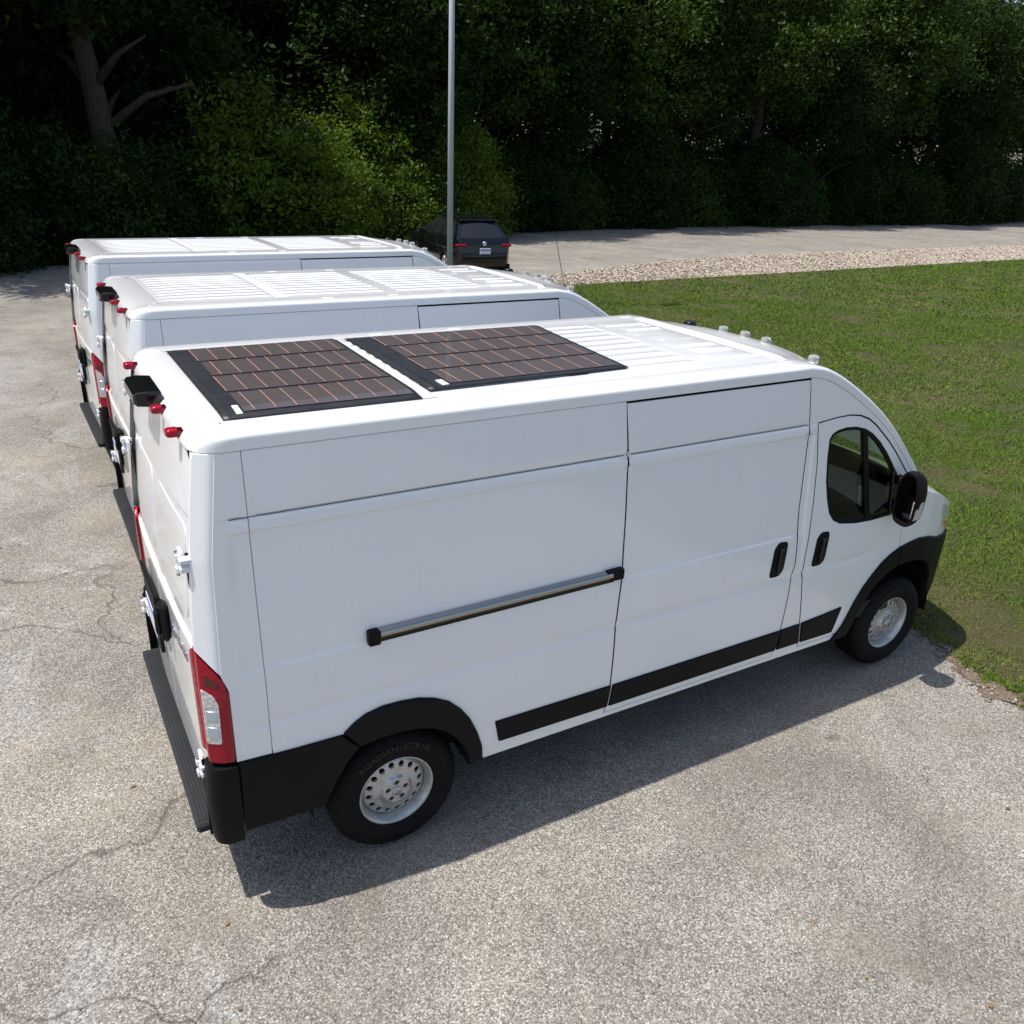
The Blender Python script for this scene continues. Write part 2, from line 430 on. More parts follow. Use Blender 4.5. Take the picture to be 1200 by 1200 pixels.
def inpoly(P, poly):
    x, y = P[:, 0], P[:, 1]; c = np.zeros(len(P), bool); n = len(poly)
    for i in range(n):
        x1, y1 = poly[i]; x2, y2 = poly[(i+1) % n]
        if y1 == y2: continue
        m_ = ((y1 > y) != (y2 > y)) & (x < (x2-x1)*(y-y1)/(y2-y1)+x1)
        c ^= m_
    return c
def edgedist(P, poly):
    d = np.full(len(P), 1e9)
    for i in range(len(poly)):
        a = np.array(poly[i]); b = np.array(poly[(i+1) % len(poly)]); e = b-a; l = e@e
        if l < 1e-14: continue
        t = np.clip(((P-a)@e)/l, 0, 1); d = np.minimum(d, np.linalg.norm(P-(a+t[:, None]*e), axis=1))
    return d
def refine(poly, step):
    o = []
    for i in range(len(poly)):
        a, b = poly[i], poly[(i+1) % len(poly)]
        n = max(1, int(math.ceil(math.hypot(b[0]-a[0], b[1]-a[1])/step)))
        o += [(a[0]+(b[0]-a[0])*k/n, a[1]+(b[1]-a[1])*k/n) for k in range(n)]
    return o
def chaikin(poly, it=2, closed=True):
    for _ in range(it):
        o = []; n = len(poly)
        for i in range(n if closed else n-1):
            a, b = poly[i], poly[(i+1) % n]
            o += [(a[0]*.75+b[0]*.25, a[1]*.75+b[1]*.25), (a[0]*.25+b[0]*.75, a[1]*.25+b[1]*.75)]
        poly = o if closed else [poly[0]]+o+[poly[-1]]
    return poly
def area2(p): return sum(p[i][0]*p[(i+1) % len(p)][1]-p[(i+1) % len(p)][0]*p[i][1] for i in range(len(p)))
def roundpoly(poly, r, n=4):
    o = []; N = len(poly)
    for i in range(N):
        p = Vector(poly[i]); a = Vector(poly[i-1]); b = Vector(poly[(i+1) % N])
        u, v = a-p, b-p; rr = min(r, u.length*.45, v.length*.45)
        s_, e = p+u.normalized()*rr, p+v.normalized()*rr
        for k in range(n+1):
            t = k/n; o.append(tuple(s_*(1-t)**2+p*2*t*(1-t)+e*t*t))
    return o
def offset_in(poly, e):
    """move a loop towards its inside by e"""
    s_ = 1 if area2(poly) > 0 else -1; o = []; N = len(poly)
    for i in range(N):
        a, p, b = Vector(poly[i-1]), Vector(poly[i]), Vector(poly[(i+1) % N])
        d1, d2 = (p-a), (b-p)
        if d1.length < 1e-9: d1 = d2
        if d2.length < 1e-9: d2 = d1
        n1 = Vector((-d1.y, d1.x)).normalized()*s_; n2 = Vector((-d2.y, d2.x)).normalized()*s_
        nn = (n1+n2); nn = nn.normalized() if nn.length > 1e-6 else n1
        k = 1/max(0.5, nn.dot(n1)); q_ = p+nn*e*k; o.append((q_.x, q_.y))
    return o

def sheet(g, outer, f, holes=(), av=None, bv=None, sa=0.06, sb=0.03, bev=0.003, depth=0.025, mi=0, rstep=0.04, rim=True, nrm=True):
    """fill the outline (in surface coordinates a,b), lift it with f(a,b,d) and turn its rim inward"""
    loops0 = [refine(list(outer), rstep)] + [refine(list(h), rstep) for h in holes]
    loops = [offset_in(loops0[0], bev) if bev else loops0[0]] + [offset_in(h, -bev) if bev else h for h in loops0[1:]]
    A = np.array(loops0[0]); a0, b0 = A.min(0); a1, b1 = A.max(0)
    def axis(lo, hi, st, extra):
        n = max(1, int(round((hi-lo)/st))); base = list(np.linspace(lo, hi, n+1)[1:-1]) if n > 1 else [(lo+hi)/2]
        if extra is None: return np.array(base)
        ex = [e for e in extra if lo < e < hi]
        base = [x for x in base if all(abs(x-e) > st*0.35 for e in ex)]
        return np.array(sorted(base+ex))
    aa, bb = axis(a0, a1, sa, av), axis(b0, b1, sb, bv)
    G = np.stack(np.meshgrid(aa, bb), -1).reshape(-1, 2)
    k = inpoly(G, loops[0])
    for h in loops[1:]: k &= ~inpoly(G, h)
    G = G[k]
    lim = 0.3*min(sa, sb)
    for h in loops:
        if len(G): G = G[edgedist(G, h) > max(lim, bev*1.5)]
    pts = []; edges = []
    for L in loops:
        o = len(pts); pts += L; edges += [(o+i, o+(i+1) % len(L)) for i in range(len(L))]
    nb = len(pts)
    V = [Vector(p) for p in pts] + [Vector(p) for p in G]
    ov, oe, of, orig, _, _ = delaunay_2d_cdt(V, edges, [], 0, 1e-7)
    P = np.array([(p.x, p.y) for p in ov])
    T = np.array([t for t in of if len(t) == 3])
    cen = P[T].mean(1)
    k = inpoly(cen, loops[0])
    for h in loops[1:]: k &= ~inpoly(cen, h)
    T = T[k]
    X = np.array([f(a, b, 0.0) for a, b in P])
    e = 0.0015
    N = []
    if nrm:
        for a, b in P:
            n_ = np.cross(np.subtract(f(a+e, b, 0), f(a-e, b, 0)), np.subtract(f(a, b+e, 0), f(a, b-e, 0)))
            out = np.subtract(f(a, b, 0), f(a, b, 0.01))
            n_ = n_/max(1e-12, np.linalg.norm(n_)); N.append(n_ if n_@out > 0 else -n_)
        N = np.array(N)
    t = T[0]; tn = np.cross(X[t[1]]-X[t[0]], X[t[2]]-X[t[0]])
    a, b = P[t[0]]; out = np.subtract(f(a, b, 0), f(a, b, 0.01))
    if tn@out < 0: T = T[:, ::-1]
    g.add(X, T, N if nrm else None, mi, True)
    if rim:
        for L0, L in zip(loops0, loops):
            n = len(L)
            top = [f(a, b, 0.0) for a, b in L]; r1 = [f(a, b, bev if bev else 0.0) for a, b in L0]; r2 = [f(a, b, depth) for a, b in L0]
            vs_ = top+r1+r2; fs = []
            for i in range(n):
                j = (i+1) % n
                fs += [(i, j, n+j, n+i), (n+i, n+j, 2*n+j, 2*n+i)]
            # orientation
            ctr = Vector(r1[0]); q0 = Vector(top[0]); q1 = Vector(top[1]); q2 = Vector(r2[1])
            nn = (q1-q0).cross(q2-q0)
            mid2 = ((L0[0][0]+L0[1][0])/2, (L0[0][1]+L0[1][1])/2); inn = offset_in(L0, 0.004 if L0 is loops0[0] else -0.004)
            md = ((inn[0][0]+inn[1][0])/2, (inn[0][1]+inn[1][1])/2)
            outv = Vector(f(*mid2, 0.0))-Vector(f(*md, 0.0))
            if nn.dot(outv) < 0: fs = [x[::-1] for x in fs]
            g.add(vs_, fs, None, mi, True)

def S(t):
    t = min(1.0, max(0.0, t)); return t*t*(3-2*t)

def text_mesh(body, size, extrude=0.002):
    cu = bpy.data.curves.new('lettering', 'FONT'); cu.body = body; cu.size = size; cu.extrude = extrude
    cu.align_x = 'CENTER'; cu.align_y = 'CENTER'; cu.resolution_u = 3
    o = bpy.data.objects.new('lettering', cu); COL.objects.link(o)
    me = bpy.data.meshes.new_from_object(o.evaluated_get(bpy.context.evaluated_depsgraph_get()))
    bpy.data.objects.remove(o); bpy.data.curves.remove(cu)
    v = [tuple(p.co) for p in me.vertices]; f = [tuple(p.vertices) for p in me.polygons]
    bpy.data.meshes.remove(me)
    return v, f

def interp(x, tab): return float(np.interp(x, [t[0] for t in tab], [t[1] for t in tab]))

# ------------------------------------------------------------------ ground, paving, lawn, gravel
def vnoise(P, scale, seed=0):
    """smooth value noise in 0..1 for 2-D points"""
    r = np.random.default_rng(seed); T = r.random((64, 64))
    q_ = P*scale; i = np.floor(q_).astype(int); f = q_-i; f = f*f*(3-2*f)
    g = lambda a, b: T[(i[:, 0]+a) % 64, (i[:, 1]+b) % 64]
    return (g(0, 0)*(1-f[:, 0])+g(1, 0)*f[:, 0])*(1-f[:, 1])+(g(0, 1)*(1-f[:, 0])+g(1, 1)*f[:, 0])*f[:, 1]

def rough_edge(line, amp, step, seed):
    r = np.random.default_rng(seed); o = []
    for i in range(len(line)-1):
        a, b = np.array(line[i], float), np.array(line[i+1], float); L = np.linalg.norm(b-a); n = max(1, int(L/step))
        nn = np.array([-(b-a)[1], (b-a)[0]])/max(L, 1e-6)
        for k in range(n):
            o.append(tuple(a+(b-a)*k/n+nn*r.normal(0, amp)))
    o.append(tuple(line[-1])); return o

def flat(name, poly, z, mat, kind='structure'):
    me = bpy.data.meshes.new(name)
    me.from_pydata([(x, y, z) for x, y in poly], [], [tuple(range(len(poly))) if area2(poly) > 0 else tuple(range(len(poly)))[::-1]])
    me.materials.append(M[mat]); me.update()
    o = bpy.data.objects.new(name, me); COL.objects.link(o); o['kind'] = kind
    return o

flat('ground', [(-700, -700), (700, -700), (700, 700), (-700, 700)], -0.03, 'litter')
EDGE = [(6.5, -40), (5.6, -10), (4.95, -4.2), (4.62, -2.6), (4.52, -2.0), (4.43, -1.65), (4.52, -1.32), (4.76, -0.8), (4.9, 0.2), (4.85, 3), (4.95, 8), (5.0, 12), (5.3, 15.6), (6.6, 17.1), (9.0, 17.3)]
TREELINE = [(120, 40), (75, 39.5), (60, 37.4), (50, 37.2), (41.5, 36.9), (34.2, 36.5), (27, 35.4), (20.8, 33.8), (8, 28.5), (0, 24.9), (-1.5, 23.8), (-20, 20), (-80, 8)]
GTOP = [(9.6, 17.6), (12.3, 18.9), (16.1, 20.5), (21.9, 22.3), (27.4, 23.1), (33.3, 23.5), (47, 23.8), (120, 24.8)]
GBOT = [(9.0, 17.3), (14.3, 17.45), (22.1, 17.9), (32, 18.5), (39.3, 18.9), (120, 22.4)]
edge = rough_edge(EDGE, 0.022, 0.12, 3)
flat('parking_lot', [(-80, -40)] + edge + rough_edge(GTOP, 0.05, 0.5, 4) + rough_edge(TREELINE, 0.12, 0.6, 5), 0.0, 'asphalt')
flat('gravel_strip', GBOT + rough_edge(GTOP, 0.05, 0.5, 4)[::-1], -0.012, 'soil')
lawn_edge = [(x+0.10+0.07*math.sin(3.1*y)+0.05*math.sin(11*y+1), y) for x, y in rough_edge(EDGE, 0.035, 0.05, 9)]
flat('soil_bed', [(x-.6, y) for x, y in EDGE[1:]]+[(9.6, 19.5), (10, 17), (6.2, 15), (6.2, -10)], -0.006, 'soil')
flat('soil_edge', [(x+0.03*math.sin(5.3*y)+0.02*math.sin(17*y), y) for x, y in rough_edge([p for p in EDGE if p[1] > -9], 0.028, 0.035, 12)] + [(5.9, 17.0), (5.9, -9)], 0.005, 'soil')
LAWN = lawn_edge + GBOT[1:] + [(120, -40)]
flat('lawn', LAWN, 0.009, 'lawn')

# grass blades: one mesh, short mown turf with thin and bare patches
def grass():
    CAMP = np.array([-1.37, -4.35])
    V, F = [], []
    zones = [(0, 9.5, 5200, 0.0034, 0.020), (9.5, 15, 2800, 0.0048, 0.023), (15, 26, 1000, 0.0085, 0.026), (26, 48, 280, 0.016, 0.032), (48, 80, 60, 0.03, 0.05)]
    poly = LAWN
    bare = [((5.47, -0.92), 0.46), ((5.25, -1.2), 0.36), ((4.95, -1.0), .25), ((5.62, -0.36), 0.22), ((5.15, -0.45), 0.2), ((6.5, 0.4), 0.25), ((6.3, -.68), .2), ((17.3, 10.4), .9), ((16.0, 6.9), .8), ((17.9, 6.6), 1.0), ((8.4, 1.6), .3), ((10.2, 4.4), .4), ((12.6, 3.2), .4)]
    tot = []
    for d0, d1, dens, w, h in zones:
        x1 = min(d1, 78)
        n = int(dens*((x1+3)*(min(d1, 26)+12)))
        P = np.stack([rng.uniform(4.2, 4.2+x1+2, n), rng.uniform(-8, min(d1, 26)-1, n)], 1)
        d = np.linalg.norm(P-CAMP, axis=1); P = P[(d >= d0) & (d < d1)]
        # view wedge with a wide margin
        a = np.arctan2(P[:, 0]-CAMP[0], P[:, 1]-CAMP[1]); P = P[(a > 0.25) & (a < 1.32)]
        P = P[inpoly(P, poly)]
        k = vnoise(P, 1.3, 1)*0.5+vnoise(P, 4.0, 2)*0.5
        keep = rng.random(len(P)) < np.clip((k-0.14)*3.4, 0.30, 1)
        for (c, r) in bare:
            dd = np.hypot((P[:, 0]-c[0]), (P[:, 1]-c[1])*1.3)/r
            keep &= ~((dd < 1) & (rng.random(len(P)) < 0.85*(1.15-dd)))
        P = P[keep]; k = k[keep]
        if d0 < 10:   # ragged tufts spilling over the paving edge
            e = np.array([p for p in lawn_edge if -6 < p[1] < 5]); ci = rng.integers(0, len(e), 260)
            c = e[ci]+rng.normal(0, .035, (260, 2)); T_ = np.repeat(c, 16, 0)+rng.normal(0, .022, (260*16, 2)); P = np.concatenate([P, T_]); k = np.concatenate([k, np.full(len(T_), .65)])
        n = len(P)
        hh = h*(0.55+0.9*rng.random(n))*(0.6+0.9*k); ww = w*(0.7+0.6*rng.random(n))
        az = rng.uniform(0, 2*np.pi, n); le = hh*rng.uniform(0.2, 1.5, n); la = rng.uniform(0, 2*np.pi, n)
        b0 = np.stack([P[:, 0]-ww*np.cos(az), P[:, 1]-ww*np.sin(az), np.full(n, 0.012)], 1)
        b1 = np.stack([P[:, 0]+ww*np.cos(az), P[:, 1]+ww*np.sin(az), np.full(n, 0.012)], 1)
        t = np.stack([P[:, 0]+le*np.cos(la), P[:, 1]+le*np.sin(la), 0.014+hh], 1)
        tot.append(np.stack([b0, b1, t], 1).reshape(-1, 3))
    return np.concatenate(tot)
def fast_mesh(name, V, nper, tris, mats):
    """V: all vertices; tris: face pattern repeated every nper vertices"""
    n = len(V)//nper; T = np.array(tris); F = (np.arange(n)[:, None, None]*nper+T[None]).reshape(-1, 3)
    me = bpy.data.meshes.new(name)
    me.vertices.add(len(V)); me.vertices.foreach_set('co', V.astype(np.float32).ravel())
    me.loops.add(F.size); me.loops.foreach_set('vertex_index', F.astype(np.int32).ravel())
    me.polygons.add(len(F)); me.polygons.foreach_set('loop_start', np.arange(0, F.size, 3, dtype=np.int32))
    me.update(calc_edges=True)
    for q_ in mats: me.materials.append(M[q_])
    return me
me = fast_mesh('grass', grass(), 3, [(0, 1, 2)], ['blade'])
o = bpy.data.objects.new('grass', me); COL.objects.link(o)
tag(o, 'short mown green grass with dry patches beside the vans', 'grass', kind='stuff')

def stones():
    n = 80000
    P = np.stack([rng.uniform(9, 75, n), rng.uniform(17, 24.5, n)], 1)
    P = P[inpoly(P, GBOT+GTOP[::-1])]; d = np.hypot(P[:, 0]+1.4, P[:, 1]+4.4)
    P = P[rng.random(len(P)) < np.clip(34/d, 0.35, 1)]
    n = len(P); s_ = rng.uniform(0.026, 0.06, n)*(1+np.clip(P[:, 0]-25, 0, 40)*0.012)
    O = np.array([(1, 0, 0), (0, 1, 0), (-1, 0, 0), (0, -1, 0), (0, 0, .5), (0, 0, -.6)], float)
    J = O[None]*(s_[:, None, None])*rng.uniform(0.6, 1.25, (n, 6, 1))
    a = rng.uniform(0, 2*np.pi, n); c, s2 = np.cos(a)[:, None], np.sin(a)[:, None]
    X = J[:, :, 0]*c-J[:, :, 1]*s2; Y = J[:, :, 0]*s2+J[:, :, 1]*c
    return np.stack([X+P[:, :1], Y+P[:, 1:], J[:, :, 2]+0.02], 2).reshape(-1, 3)
me = fast_mesh('gravel', stones(), 6, [(0,1,4),(1,2,4),(2,3,4),(3,0,4),(1,0,5),(2,1,5),(3,2,5),(0,3,5)], ['gravel'])
o = bpy.data.objects.new('gravel', me); COL.objects.link(o)
tag(o, 'pale loose stones of the gravel strip along the lawn', 'gravel', kind='stuff')

# crumbs of broken paving and clods along the lawn edge
def crumbs():
    e = np.array([p for p in EDGE if -6 < p[1] < 4]); t = rng.uniform(-5.5, 3.5, 2600)
    P = np.stack([np.interp(t, e[:, 1], e[:, 0])+rng.normal(0.03, 0.075, len(t)), t], 1); n = len(P); s_ = rng.gamma(1.6, .0035, n)+.002
    O = np.array([(1, 0, 0), (0, 1, 0), (-1, 0, 0), (0, -1, 0), (0, 0, .8), (0, 0, -.6)], float)
    J = O[None]*(s_[:, None, None])*rng.uniform(0.6, 1.25, (n, 6, 1))
    return np.stack([J[:, :, 0]+P[:, :1], J[:, :, 1]+P[:, 1:], J[:, :, 2]+0.008], 2).reshape(-1, 3)
M['crumb'] = new_mat('paving_crumbs', (0.3, 0.27, 0.23), 0.9); q = NT(M['crumb'])
q.col(q.mix(q.ramp(q.noise(45, 2), [(0.4, 0.0), (0.6, 1.0)]), (0.10, 0.07, 0.048), (0.38, 0.35, 0.31)))
me = fast_mesh('paving_crumbs', crumbs(), 6, [(0,1,4),(1,2,4),(2,3,4),(3,0,4),(1,0,5),(2,1,5),(3,2,5),(0,3,5)], ['crumb'])
o = bpy.data.objects.new('paving_crumbs', me); COL.objects.link(o)
tag(o, 'crumbs of broken paving and soil along the edge of the lawn', 'crumbs', kind='stuff')
# dead leaves and twigs blown onto the paving
M['deadleaf'] = new_mat('dead_leaves', (0.20, 0.12, 0.06), 0.8); q = NT(M['deadleaf'])
q.col(q.mix(q.noise(6, 2), (0.07, 0.045, 0.025), (0.33, 0.20, 0.09)))
def dead():
    P = [np.stack([rng.uniform(-5, 4.6, 160), rng.uniform(-4, 9, 160)], 1)]
    e = np.array([p for p in lawn_edge if -5 < p[1] < 3]); k = rng.integers(0, len(e), 200)
    P.append(e[k]+rng.normal(0, 0.13, (200, 2)))
    t = rng.uniform(0, 1, 2200); xs = np.interp(t, np.linspace(0, 1, 6), [-22, 0, 8, 21, 34, 60]); ys = np.interp(xs, [-22, 0, 8, 21, 34, 60], [19.6, 24.9, 28.5, 33.8, 36.5, 37.4])
    P.append(np.stack([xs, ys-rng.gamma(1.2, 0.5, 2200)+0.3], 1))
    P = np.concatenate(P); n = len(P); s_ = np.where(np.arange(n) < 360, rng.uniform(0.008, 0.022, n), rng.uniform(0.04, 0.10, n))
    a = rng.uniform(0, 6.28, n); u = np.stack([np.cos(a), np.sin(a)], 1)*s_[:, None]; v = np.stack([-np.sin(a), np.cos(a)], 1)*(s_*0.55)[:, None]
    z = rng.uniform(0.006, 0.02, (n, 4))
    C = np.stack([P-u, P-v, P+u, P+v], 1); return np.concatenate([C, z[:, :, None]], 2).reshape(-1, 3)
me = fast_mesh('fallen_leaves', dead(), 4, [(0, 1, 2), (0, 2, 3)], ['deadleaf'])
o = bpy.data.objects.new('fallen_leaves', me); COL.objects.link(o)
tag(o, 'scattered brown dead leaves lying on the paving', 'leaves', kind='stuff')

# ------------------------------------------------------------------ the white cargo van (local x forward, y left, z up; origin under the rear axle)
WB = 4.035
_zt = [0.0, .30, .44, .55, .9, 1.3, 1.75, 2.05, 2.38, 2.6]
_wt = [.965, .985, 1.000, 1.012, 1.020, 1.010, .975, .952, .925, .90]
_zs = np.arange(0.0, 2.601, 0.005); _ws = np.interp(_zs, _zt, _wt)
_k = np.exp(-0.5*(np.arange(-24, 25)*0.005/0.035)**2); _k /= _k.sum()
_ws = np.convolve(np.pad(_ws, 24, mode='edge'), _k, 'valid')
XE = [(.4, -.885), (.9, -.880), (1.45, -.870), (1.92, -.850), (2.38, -.790), (2.5, -.775)]
XR = [(.45, -.925), (.9, -.935), (1.43, -.940), (1.65, -.932), (1.92, -.910), (2.13, -.886), (2.40, -.848), (2.5, -.835)]
TAPER = [(3.2, 0), (3.6, .006), (3.9, .018), (4.2, .042), (4.4, .080), (4.55, .125), (4.68, .19), (4.78, .28), (4.86, .42), (4.9, .55)]
def W(x, z, feat=True):
    w = float(np.interp(z, _zs, _ws))
    if x > 3.2: w -= interp(x, TAPER)
    xe = interp(z, XE)
    if x < xe + 0.03:
        d = xe + 0.012 - x                     # rear corner: a soft edge, then a diagonal face
        w -= 0.68*0.5*(d + math.sqrt(d*d+0.0003))
    if feat:
        mx = S((x+.752)/.022)*(1-S((x-2.79)/.03))
        if mx > 0:
            f = 0
            if z > 1.3:
                f += -.011*math.exp(-((z-2.097)/.0045)**2)
                if 1.34 < z < 2.10:
                    f += .0045*S((2.094-z)/.058)
                    f -= .0095*S((2.036-z)/.012)
                    f += .005*S((1.384-z)/.020)
                    if z < 1.34: f = 0
            w += f*mx
        if .95 < z < 1.22 and -.78 < x < 3.9:
            zc = 1.085 + max(0, x-3.2)*0.02
            w -= .0075*math.exp(-((z-zc)/.020)**2)*S((x+.75)/.05)*(1-S((x-3.35)/.3))
        if 2.78 < x < 2.90 and 1.1 < z < 2.06:       # raised B-pillar fold
            w += .004*math.exp(-((x-2.815-.02*(2-z))/.014)**2)*S((2.06-z)/.06)*S((z-1.1)/.1)
    return w
BV = [1.05, 1.06, 1.07, 1.078, 1.085, 1.092, 1.10, 1.11, 1.12, 1.355, 1.362, 1.368, 1.374, 1.380, 1.386, 2.018, 2.024, 2.028, 2.033, 2.038, 2.045, 2.06, 2.075, 2.088, 2.0925, 2.097, 2.1015, 2.106]
AV = [-.752, -.746, -.740, -.734, -.728, 2.79, 2.80, 2.81, 2.82]
def fside(s, proud=0.0):
    return lambda a, b, d: (a, s*(W(a, b)+proud-d), b)
def frear(proud=0.0):
    def f(y, z, d):
        x = interp(z, XR) + .022*(abs(y)/.86)**4
        x += .010*S((2.085-z)/.012)            # shallow step under the upper panel
        x -= .014*S((1.475-z)/.016)            # ledge above the lower panel
        return (x-proud+d, y, z)
    return f
RV = [2.070, 2.074, 2.079, 2.085, 2.09, 1.455, 1.459, 1.463, 1.467, 1.471, 1.475, 1.48]

SR = [(1.345, 2.384), (1.362, 2.20), (1.374, 2.03), (1.375, 1.77), (1.366, 1.41), (1.352, 1.26), (1.342, 1.07), (1.345, .69), (1.322, .480)]
SF = [(2.705, .480), (2.738, .56), (2.75, .80), (2.756, 1.06), (2.772, 1.17), (2.748, 1.53), (2.758, 2.03), (2.722, 2.384)]
DR = [(2.838, 2.094), (2.87, 1.85), (2.88, 1.60), (2.878, 1.40), (2.868, 1.20), (2.868, 1.08), (2.90, .89), (2.962, .54), (2.965, .487)]
DF = [(3.872, 1.052), (3.872, 1.09), (3.856, 1.20), (3.90, 1.36), (3.93, 1.465)]
DT = [(3.93, 1.472), (3.86, 1.565), (3.78, 1.652), (3.64, 1.800), (3.55, 1.885), (3.47, 1.952), (3.39, 2.016), (3.31, 2.066), (3.22, 2.098), (3.12, 2.112), (3.0, 2.110), (2.92, 2.102)]
CA = [(2.722, 2.389), (2.80, 2.378), (2.86, 2.364), (2.93, 2.338), (3.0, 2.305), (3.09, 2.258), (3.18, 2.205), (3.29, 2.137), (3.4, 2.062), (3.5, 1.985), (3.6, 1.898), (3.7, 1.800), (3.8, 1.698), (3.88, 1.612), (3.96, 1.522)]
ARCH_R_OUT = [(.487, .445), (.475, .55), (.44, .66), (.395, .76), (.34, .84), (.27, .91), (.19, .955), (.10, .985), (0, .998), (-.10, 1.0), (-.19, .982), (-.25, .95), (-.305, .905)]
ARCH_R_IN = [(-.225, .80), (-.12, .815), (0, .815), (.10, .80), (.18, .77), (.25, .725), (.31, .66), (.36, .58), (.392, .50), (.396, .445)]
ARCH_F_OUT = [(3.30, .435), (3.385, .54), (3.43, .64), (3.47, .73), (3.53, .83), (3.60, .91), (3.69, .985), (3.78, 1.032), (3.872, 1.064)]
ARCH_F_IN = [(3.872, .912), (3.78, .885), (3.70, .84), (3.63, .78), (3.57, .70), (3.52, .60), (3.49, .50), (3.46, .435)]
WIN = [(2.952, 1.98), (2.952, 1.86), (2.968, 1.70), (3.0, 1.57), (3.035, 1.475), (3.085, 1.415), (3.16, 1.378), (3.32, 1.352), (3.48, 1.342), (3.68, 1.345), (3.81, 1.362), (3.835, 1.41), (3.80, 1.515), (3.72, 1.612), (3.62, 1.735), (3.55, 1.815), (3.46, 1.902), (3.37, 1.968), (3.29, 2.008), (3.20, 2.032), (3.10, 2.040), (3.02, 2.030), (2.975, 2.012)]

def build_van():
    van = empty('cargo_van')
    # ---------------- painted shell
    g = Geo()
    for s in (-1, 1):
        f = fside(s)
        ex = 0.0105
        # rear corner post
        fp = lambda a, b, d, f=f: f(a+interp(b, XE), b, d)
        post = refine([(-.6555, 2.386), (-.6555, .91), (-.818, .918), (-.8185, 1.302), (-.847, 1.388), (-.933, 1.508), (-.925, 1.65), (-.903, 1.92), (-.879, 2.13), (-.842, 2.386)], .03)
        sheet(g, [(x-interp(z, XE), z) for x, z in post], fp, av=list(np.arange(-.062, .042, .0026)), bv=[2.018, 2.028, 2.038, 2.06, 2.088, 2.0925, 2.097, 2.1015, 2.106], sa=.03, sb=.02, bev=.0015, depth=.03, rstep=.03)
        arch = [(.44, .445), (.43, .53), (.40, .62), (.35, .72), (.29, .80), (.20, .87), (.08, .90), (-.05, .905), (-.20, .90)]
        tail = [(3.385, .478), (3.35, .442), (.44, .442)] + arch[1:] + [(-.40, .895), (-.652, .906)]
        up = CA[1:] + [(x+.006, z+.0085) for x, z in DT] + [(2.831, 2.103)]
        down = [(x-ex, z) for x, z in DR[:-1]] + [(2.958, .478)]
        if s == -1:
            poly = [(-.652, 2.386), (1.339, 2.386)] + [(x-ex, z) for x, z in SR[1:-1]] + [(1.315, .472), (2.708, .472)] + [(x+ex, z) for x, z in SF[1:-1]] + [(2.728, 2.386)] + up + down + tail
        else:
            poly = [(-.652, 2.386), (2.728, 2.386)] + up + down + tail
        sheet(g, poly, f, av=AV, bv=BV, sa=.07, sb=.035, bev=.002, depth=.03)
        # front wing
        wing = [(3.885, 1.04), (3.8785, 1.09), (3.8625, 1.20), (3.9065, 1.36), (3.94, 1.475), (3.965, 1.515), (4.10, 1.455), (4.25, 1.40), (4.40, 1.335), (4.55, 1.25), (4.68, 1.15), (4.80, 1.03), (4.84, .96), (4.4, .98), (4.1, 1.04)]
        sheet(g, wing, f, sa=.04, sb=.04, bev=.002, depth=.03)
    # roof rails, front header, rear cap: one path round the roof edge
    PROF = [(0, 0), (.0, .35), (.004, .62), (.010, .72), (.030, .82), (.068, .89), (.13, .935), (.24, .965), (.44, .985), (.74, .995), (1, 1.0)]
    def station(P, inward, up, win, hn, prof=PROF): return [tuple(Vector(P)+Vector(inward)*win*u+Vector(up)*hn*h for u, h in prof)]
    Z0, HN, WIN_ = 2.390, .074, .178
    rail_inner = {}
    RP = [(0, 0), (.015, .12), (.04, .27), (.075, .41), (.12, .54), (.19, .67), (.29, .79), (.42, .885), (.58, .95), (.78, .985), (1, 1.0)]
    path = []
    for s in (-1, 1):
        seq = []
        for i, (x, z) in enumerate(CA[::-1]):
            w = W(x, z, False); j = len(CA)-1-i
            a = CA[max(0, j-1)]; b = CA[min(len(CA)-1, j+1)]
            t = Vector((b[0]-a[0], 0, b[1]-a[1])).normalized(); n_ = Vector((-t.z, 0, t.x))
            if j == 0: n_ = Vector((0, 0, 1))
            k = j/(len(CA)-1)
            seq.append((Vector((x, s*(w+.003), z+.002)), Vector((0, -s, 0)), n_, WIN_*(1-k)+.085*k, HN*(1-k)+.045*k, PROF))
        for x in np.linspace(2.60, -.62, 24):
            seq.append((Vector((x, s*(W(x, 2.39, False)+.003), Z0)), Vector((0, -s, 0)), Vector((0, 0, 1)), WIN_, HN, PROF))
        for x, y, an, ix, iy in ((-.70, .927, .08, -.690, .748), (-.745, .924, .25, -.690, .745), (-.782, .913, .5, -.684, .740), (-.812, .893, .8, -.672, .731), (-.833, .868, 1.1, -.656, .719), (-.845, .838, 1.35, -.644, .705)):
            P0 = Vector((x, s*(y+.002), Z0)); iv = Vector((ix, s*iy, Z0))-P0
            seq.append((P0, iv.normalized(), Vector((0, 0, 1)), iv.length, HN, [tuple(np.array(p)*(1-an/1.5)+np.array(r_)*an/1.5) for p, r_ in zip(PROF, RP)]))
        if s == -1: path = seq
        else: path += [(Vector((-.852 - .008*(1-(y/.8)**2), y, Z0)), Vector((.215, -.125*y, 0)).normalized(), Vector((0, 0, 1)), math.hypot(.215, .125*y), HN, RP) for y in np.linspace(-.79, .79, 23)] + seq[::-1]
    n = len(PROF)+1; vs_ = []; inner = []
    for P, inn, up, win, hn, pr in path:
        row = [P+inn*win*u+up*hn*h for u, h in pr]
        inner.append(row[-1]); vs_ += row+[row[-1]+inn*.07-up*.007]
    fs = [(i*n+k, i*n+k+1, (i+1)*n+k+1, (i+1)*n+k) for i in range(len(path)-1) for k in range(n-1)]
    g.add(vs_, fs, None, 0, True)
    # rail lower lip
    lip = []
